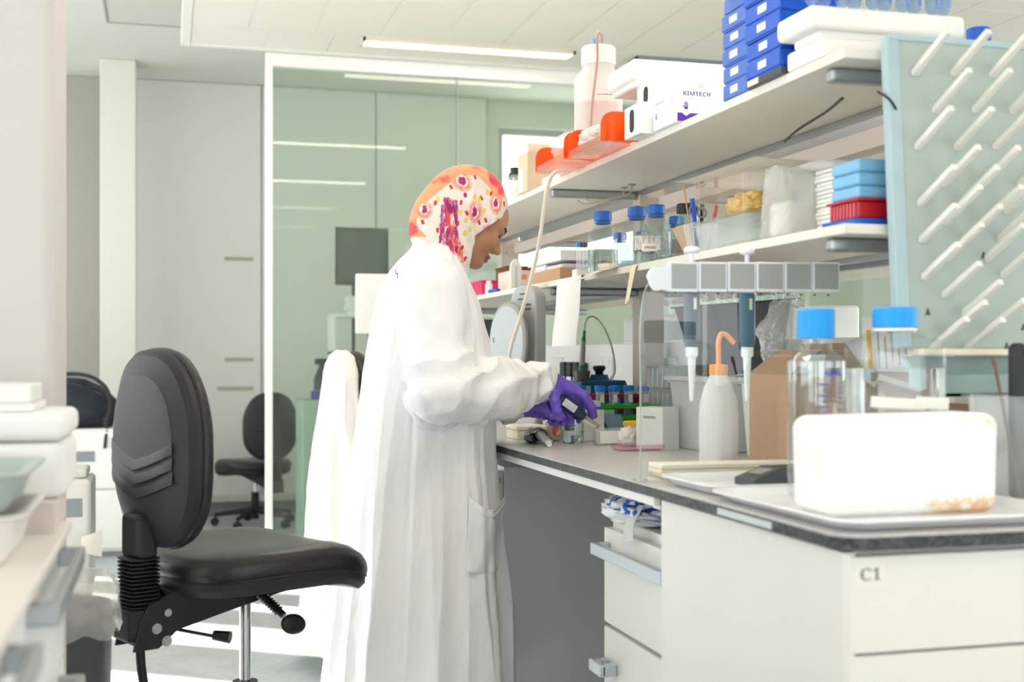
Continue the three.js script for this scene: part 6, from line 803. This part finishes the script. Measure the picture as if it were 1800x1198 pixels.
      const rect = (x, y) => { c.save(); c.translate(X(x), Y(y)); c.rotate(rr(-0.5, 0.5)); c.fillStyle = '#d83a34'; c.fillRect(-12 * S, -22 * S, 24 * S, 44 * S); c.restore(); };
      for (const q of [[672, 200], [448, 300], [300, 455], [527, 450], [722, 400], [820, 350], [960, 435], [1060, 455], [887, 608], [765, 605], [195, 630], [575, 550], [703, 630], [690, 805], [580, 970], [500, 645], [320, 710], [660, 1010], [1000, 600], [540, 870]]) rect(...q);
      for (const [x, y] of [[785, 340], [325, 420], [655, 395], [700, 415], [745, 520], [1025, 355], [1045, 410], [520, 545], [570, 615], [565, 735], [525, 910], [540, 1040], [990, 270], [610, 700]]) { c.fillStyle = 'rgba(236,206,60,0.8)'; c.beginPath(); c.ellipse(X(x), Y(y), 17 * S, 28 * S, 0.2, 0, 7); c.fill(); }
      for (const [x, y] of [[565, 380], [740, 740], [640, 560]]) { c.fillStyle = '#b02a72'; c.beginPath(); c.ellipse(X(x), Y(y), 16 * S, 24 * S, 0, 0, 7); c.fill(); }
      for (let k = 0; k < 5; k++) soft(470 + k * 20, 800 + k * 45, 26, 'rgba(226,70,70,0.2)', 16, 1.4);
    });
    add('headscarf', g, std('#ffffff', 0.75, 0, { map: tx, sheen: 0.25, sheenColor: new THREE.Color(1, 0.95, 0.9) }), woman);
  }
  // ---- lab coat ----
  const T = [[1.485, 0.068, 0.165, 0.066], [1.455, 0.045, 0.175, 0.085], [1.425, 0.015, 0.18, 0.13], [1.395, -0.008, 0.188, 0.172], [1.355, -0.03, 0.205, 0.195], [1.30, -0.05, 0.232, 0.2], [1.2, -0.07, 0.262, 0.202], [1.1, -0.087, 0.276, 0.198], [1.0, -0.1, 0.28, 0.198], [0.9, -0.113, 0.282, 0.205], [0.8, -0.126, 0.29, 0.214], [0.7, -0.138, 0.302, 0.222], [0.6, -0.15, 0.31, 0.23], [0.5, -0.163, 0.318, 0.238], [0.37, -0.18, 0.326, 0.248], [0.2, -0.195, 0.334, 0.26]];
  const gauss = (x, w) => Math.exp(-x * x / (w * w));
  const torso = (x, y, z) => {
    const [, bk, fr, w] = pick(T, clamp(y, 0.2, 1.485)); const cx = (bk + fr) / 2, a = (fr - bk) / 2; const X = (x - cx) / a, Z = z / w, e = 2.35; const k = (Math.abs(X) ** e + Math.abs(Z) ** e) ** (1 / e); let d = (k - 1) * Math.min(a, w) * 0.95;
    if (d < 0.06 && d > -0.08) {
      const th = Math.atan2(z / w, (x - cx) / a), g = smooth(1.2, 0.35, y);
      const ridge = (f, o, dr) => { const s = Math.sin(th * f + o + dr * (1.2 - y) + 1.1 * fbm(th * 1.3 + o, y * 1.6, 2, 2)); return 1 - Math.abs(s) * 1.5; };
      let q = (0.002 + 0.011 * g) * ridge(5, 0.6, 0.8) + (0.001 + 0.006 * g) * ridge(9, 2.1, -0.7) + 0.004 * fbm(th * 3.5, y * 7, 5, 3) + 0.003 * Math.abs(noise(th * 7, y * 12 + th * 3, 1));
      q -= 0.004 * gauss(th - 1.95, 0.035) + 0.003 * gauss(th - 0.95, 0.03) * (y < 0.9 ? 1 : 0.3);       // side and princess seams
      q -= 0.010 * gauss(th - 0.42, 0.10) * smooth(1.0, 0.75, y) * (1 - smooth(0.62, 0.5, y));             // shade fold behind the pocket
      d -= q;
    }
    d = Math.max(d, y - 1.487); d = Math.max(d, 0.19 - y); return d;
  };
  const sleeveR = { s: [0.075, 1.335, 0.155], e: [0.082, 1.062, 0.232], m: [0.25, 1.062, 0.17], w: [0.405, 1.083, 0.088] }, sleeveL = { s: [0.085, 1.335, -0.155], e: [0.12, 1.06, -0.225], m: [0.25, 1.03, -0.12], w: [0.345, 1.017, -0.005] };
  const sleeve = (x, y, z, S, side) => {
    let d = cap(x, y, z, S.s, S.e, 0.088, 0.072); d = smin(d, cap(x, y, z, S.e, S.m, 0.074, 0.074), 0.09); d = smin(d, cap(x, y, z, S.m, S.w, 0.074, 0.052), 0.05);
    if (d < 0.05 && d > -0.05) {
      const t1 = capT(x, y, z, S.s, S.e), t2 = capT(x, y, z, S.e, S.w); const ang = Math.atan2(z - lerp(S.e[2], S.w[2], t2), y - lerp(S.e[1], S.w[1], t2));
      const u = t1 + t2; let q = 0.008 * (1 - 1.7 * Math.abs(Math.sin(u * 7 + ang * 1.3 + 2.6 * fbm(x * 6, y * 6, z * 6, 2)))) * smooth(0.5, 0.9, u) + 0.007 * fbm(x * 14 + 3, y * 14, z * 14, 3) + 0.004 * Math.abs(noise(x * 30, y * 18, z * 18)); if (t2 > 0.72) q += 0.007 * Math.sin((t2 - 0.72) * 30) * smooth(0.72, 0.8, t2);
      d -= q;
    }
    return d;
  };
  {
    const coat = (x, y, z) => { let d = torso(x, y, z); if (d > 0.3) return d; if (y > 0.9 && y < 1.5) { d = smin(d, sleeve(x, y, z, sleeveR, 1), 0.022); d = smin(d, sleeve(x, y, z, sleeveL, -1), 0.03); const wr = (x - 0.4) * 0.94 + (y - 1.09) * -0.0 ; if (z > 0.02) d = Math.max(d, wr - 0.02); else d = Math.max(d, (x - 0.345) * 0.9 - 0.012); } return d; };
    const g = marched(176, [0.11, 0.84, 0], [0.36, 0.68, 0.345], coat, 400000); const weave = dataTex(256, (x, y) => 0.5 + 0.3 * tn(x, y, 80) + 0.2 * tn(x, y, 30, 2), false, 8); boxUV(g);
    const coatM = std('#f7f8fa', 0.82, 0, { bumpMap: weave, bumpScale: 0.0004, sheen: 0.2, sheenColor: new THREE.Color(1, 1, 1) }); add('lab_coat', g, coatM, woman);
    // stand collar
    const col = []; for (const [y, k] of [[-0.03, 1.06], [0.0, 1.03], [0.016, 1.02], [0.019, 0.97], [0.0, 0.95]]) { const o = []; for (let i = 0; i < 48; i++) { const a = i / 48 * 6.2832; const X = 0.116 + 0.062 * k * Math.cos(a), Z = 0.078 * k * Math.sin(a); o.push([X, 1.462 + y - 0.72 * (X - 0.06) + 0.003 * noise(Math.cos(a) * 3, Math.sin(a) * 3, 1), Z]); } col.push(o); } add('collar', skin(col), coatM, woman);
    // patch pocket with gaping top on the right hip
    const side = (x, y) => { let lo = 0.0, hi = 0.4; for (let k = 0; k < 24; k++) { const m = (lo + hi) / 2; torso(x, y, m) < 0 ? lo = m : hi = m; } return (lo + hi) / 2; };
    const pk = sheet((s, t) => { const y = 0.775 - t * 0.2 + (t < 0.5 ? -0.03 * Math.sin(Math.PI * s) * (1 - t * 2) : 0) - 0.012 * s, x = 0.165 + s * (0.105 + 0.012 * (1 - t)) - 0.012 * t; const z = side(Math.min(x, 0.268), y), bulge = 0.004 + 0.045 * Math.sin(Math.PI * s) * (1 - t) ** 1.3 + 0.004 * Math.sin(s * 9 + t * 6) * t; return [x + (s > 0.6 ? 0.02 * (s - 0.6) * (1 - t) : 0), y, z + bulge]; }, 24, 28, 0.0022); add('pocket', pk, coatM, woman);
    const hem = tube(Array.from({ length: 13 }, (_, i) => { const s = i / 12, x = 0.165 + s * 0.117, y = 0.757 - 0.03 * Math.sin(Math.PI * s) - 0.012 * s; return [x + (s > 0.6 ? 0.02 * (s - 0.6) : 0), y, side(Math.min(x, 0.268), y) + 0.0055 + 0.041 * Math.sin(Math.PI * s)]; }), 0.0016, 40, 6); add('pocket_seam', hem, coatM, woman);
    // front placket edge and buttons
    for (const [x, y] of [[0.268, 1.2], [0.281, 1.06], [0.29, 0.8]]) { const b = add('button', cyl(0.008, 0.008, 0.003, 0, 0, 0, 16), std('#c9ccd2', 0.4), woman); b.rotation.z = -Math.PI / 2; b.position.set(x + 0.004, y, 0.06); }
    // printed mark on the back of the shoulder
    const mk = canvasTex(128, 256, (g2, w, h) => { g2.clearRect(0, 0, w, h); g2.strokeStyle = '#4c4684'; g2.lineWidth = 14; g2.beginPath(); g2.moveTo(84, 20); g2.lineTo(56, 90); g2.lineTo(90, 110); g2.lineTo(48, 170); g2.stroke(); g2.fillStyle = '#4c4684'; g2.fillRect(30, 190, 26, 46); });
    const dm = add('embroidery', new THREE.PlaneGeometry(0.022, 0.05), std('#ffffff', 0.8, 0, { map: mk, transparent: true, alphaTest: 0.4, side: THREE.DoubleSide }), woman); dm.position.set(-0.012, 1.375, 0.105); dm.rotation.set(-0.35, -0.9, 0.35);
    // knitted cuffs
    const cuff = (W, dir, r) => { const d = V3(...dir).normalize(), q = new THREE.Quaternion().setFromUnitVectors(V3(0, 1, 0), d), rings = []; for (const [t, k] of [[-0.03, 0.95], [-0.01, 1.02], [0.014, 1.0], [0.026, 0.93], [0.026, 0.8], [0.0, 0.75]]) { const o = []; for (let i = 0; i < 48; i++) { const a = i / 48 * 6.2832, rad = r * k * (1 + 0.02 * Math.sin(a * 5)); o.push(V3(rad * Math.cos(a), t, rad * Math.sin(a)).applyQuaternion(q).add(V3(...W))); } rings.push(o); } return skin(rings); };
    add('cuff', cuff([0.412, 1.086, 0.085], [0.92, -0.3, -0.05], 0.047), coatM, woman); add('cuff', cuff([0.352, 1.017, -0.002], [0.96, -0.1, 0.1], 0.042), coatM, woman);
  }
  // ---- gloved hands ----
  {
    const glove = std('#7a5fd6', 0.42, 0, { sheen: 0.3, sheenColor: new THREE.Color(0.8, 0.75, 1) });
    const hand = (chains, palm, cuff) => (x, y, z) => {
      let d = 1; for (const [a, b, ra, rb] of palm) d = smin(d, cap(x, y, z, a, b, ra, rb), 0.012);
      let f = 1; for (const ch of chains) { let e = 1; for (let i = 0; i < ch.length - 1; i++) e = smin(e, cap(x, y, z, ch[i].slice(0, 3), ch[i + 1].slice(0, 3), ch[i][3], ch[i + 1][3]), 0.003); f = Math.min(f, e); } d = smin(d, f, 0.006);
      for (const [a, b, ra, rb] of cuff) d = smin(d, cap(x, y, z, a, b, ra, rb), 0.01);
      return d - 0.0012 * fbm(x * 70, y * 70, z * 70, 2) - 0.0008 * Math.sin((x * 0.8 - y * 0.6) * 420) * smooth(0.48, 0.44, x);
    };
    // right hand: back uppermost, fingers closing down over the pipette
    const R = hand([
      [[0.500, 1.062, 0.088, 0.0135], [0.534, 1.04, 0.1, 0.013], [0.556, 1.006, 0.098, 0.0115], [0.564, 0.982, 0.09, 0.0095]],
      [[0.503, 1.058, 0.066, 0.0135], [0.546, 1.03, 0.072, 0.013], [0.564, 0.998, 0.066, 0.0112], [0.564, 0.972, 0.056, 0.0092]],
      [[0.498, 1.052, 0.046, 0.011], [0.538, 1.016, 0.046, 0.0102], [0.546, 0.986, 0.042, 0.009], [0.535, 0.966, 0.04, 0.008]],
      [[0.488, 1.045, 0.03, 0.0102], [0.522, 1.006, 0.026, 0.0092], [0.526, 0.982, 0.026, 0.0082], [0.514, 0.966, 0.03, 0.0074]],
      [[0.436, 1.066, 0.1, 0.018], [0.438, 1.03, 0.116, 0.0155], [0.444, 1.0, 0.116, 0.0135], [0.462, 0.98, 0.108, 0.011]],
    ], [[[0.425, 1.086, 0.08], [0.498, 1.058, 0.084], 0.028, 0.02], [[0.425, 1.08, 0.062], [0.496, 1.048, 0.045], 0.026, 0.018], [[0.43, 1.084, 0.08], [0.448, 1.05, 0.1], 0.026, 0.019], [[0.47, 1.062, 0.07], [0.52, 1.035, 0.072], 0.022, 0.016]], [[[0.395, 1.096, 0.083], [0.44, 1.08, 0.08], 0.036, 0.029]]);
    const L = hand([
      [[0.45, 1.02, 0.058, 0.011], [0.482, 1.0, 0.075, 0.0105], [0.496, 0.976, 0.085, 0.0092], [0.49, 0.962, 0.098, 0.008]],
      [[0.452, 1.008, 0.044, 0.011], [0.48, 0.985, 0.06, 0.0105], [0.483, 0.966, 0.08, 0.0092], [0.472, 0.962, 0.096, 0.008]],
      [[0.448, 0.998, 0.03, 0.0108], [0.468, 0.974, 0.05, 0.01], [0.466, 0.962, 0.074, 0.009], [0.452, 0.964, 0.09, 0.008]],
      [[0.436, 0.99, 0.018, 0.01], [0.45, 0.97, 0.04, 0.009], [0.448, 0.962, 0.062, 0.0082], [0.436, 0.966, 0.076, 0.0075]],
      [[0.402, 1.02, 0.048, 0.015], [0.424, 1.0, 0.078, 0.0125], [0.436, 0.985, 0.098, 0.0112], [0.452, 0.978, 0.112, 0.0095]],
    ], [[[0.385, 1.012, 0.015], [0.445, 1.008, 0.05], 0.027, 0.02], [[0.385, 1.005, 0.01], [0.435, 0.99, 0.03], 0.026, 0.019], [[0.39, 1.014, 0.02], [0.41, 1.012, 0.05], 0.02, 0.016]], [[[0.36, 1.014, 0.0], [0.395, 1.01, 0.015], 0.038, 0.03]]);
    const gl = add('glove', marched(96, [0.485, 1.035, 0.07], [0.115, 0.095, 0.075], R), glove, woman); gl.userData.label = 'purple nitrile glove on the right hand'; const g2 = add('glove', marched(96, [0.43, 1.0, 0.045], [0.1, 0.075, 0.085], L), glove, woman); g2.userData.label = 'purple nitrile glove on the left hand';
  }
  // ---- the pipette she holds ----
  {
    const p = thing('pipette', 'navy and silver pipette held in the purple gloved hands', 'pipette', [U0 + 0.462, 1.026, V0 - 0.108]); const ax = V3(0.1, -0.068, -0.004).normalize(); const pt = (t) => ax.clone().multiplyScalar(t);
    add('body', [rod(pt(-0.02), pt(0.058), 0.0155, 0.0165, 20)], std('#22364a', 0.42), p); add('grip', [rod(pt(0.05), pt(0.082), 0.017, 0.012, 20)], std('#29434f', 0.45), p);
    add('display', (() => { const g = B(-0.022, 0.022, -0.011, 0.011, 0, 0.0015, 0.0007); g.rotateZ(-0.597); g.translate(pt(0.022).x, pt(0.022).y, 0.0158); return g; })(), std('#d6d9dc', 0.4), p);
    add('ejector', [rod(pt(0.075), pt(0.135), 0.0085, 0.006, 16)], std('#d3c2b2', 0.2, 0.7), p); add('shaft', [rod(pt(0.08).add(V3(-0.004, -0.008, 0)), pt(0.125).add(V3(-0.002, -0.004, 0)), 0.006, 0.0045)], M.white, p); add('tip', [rod(pt(0.135), pt(0.178), 0.0042, 0.0008)], M.clearTint, p);
  }
  // ---- lab coat hung over the chair behind ----
  {
    const rings = []; const n = 120, cx = 0.63, cv = 4.70; for (let j = 0; j <= 70; j++) { const t = j / 70, y = 1.178 - t * 1.1; const top = Math.sqrt(clamp(t / 0.05, 0, 1)); const a = (0.055 + 0.05 * smooth(0.02, 0.5, t) + 0.02 * smooth(0.6, 1, t)) * (0.25 + 0.75 * top), b = (0.2 + 0.02 * smooth(0.2, 1, t)) * (0.3 + 0.7 * top); const o = []; for (let i = 0; i < n; i++) { const th = i / n * 6.2832, e = 2.6, c = Math.cos(th), s = Math.sin(th); const amp = 0.004 + 0.018 * t; const f = amp * (1 - 1.5 * Math.abs(Math.sin(th * 6 + 0.8 * Math.sin(y * 4) + fbm(th, y * 2, 3) * 2))) + 0.006 * fbm(Math.cos(th) * 3, y * 5, Math.sin(th) * 3); const x = (a + f) * Math.sign(c) * Math.abs(c) ** (2 / e), z = (b + f) * Math.sign(s) * Math.abs(s) ** (2 / e); o.push([cx + x - 0.02 * t + (x > 0 ? 0.05 * t : 0), y - 0.0 - 0.35 * (x < 0 ? 0 : 0) - (j < 5 ? 1.2 * z * z : 1.2 * z * z * smooth(0.4, 0.05, t)), -cv + z]); } rings.push(o); }
    const t = thing('lab_coat', 'white lab coat draped over a chair behind the woman', 'coat', [0, 0, 0]); add('drape', skin(rings, true, false), std('#f1efe8', 0.85, 0, { side: THREE.DoubleSide }), t);
  }
}
renderer.render(scene, camera);
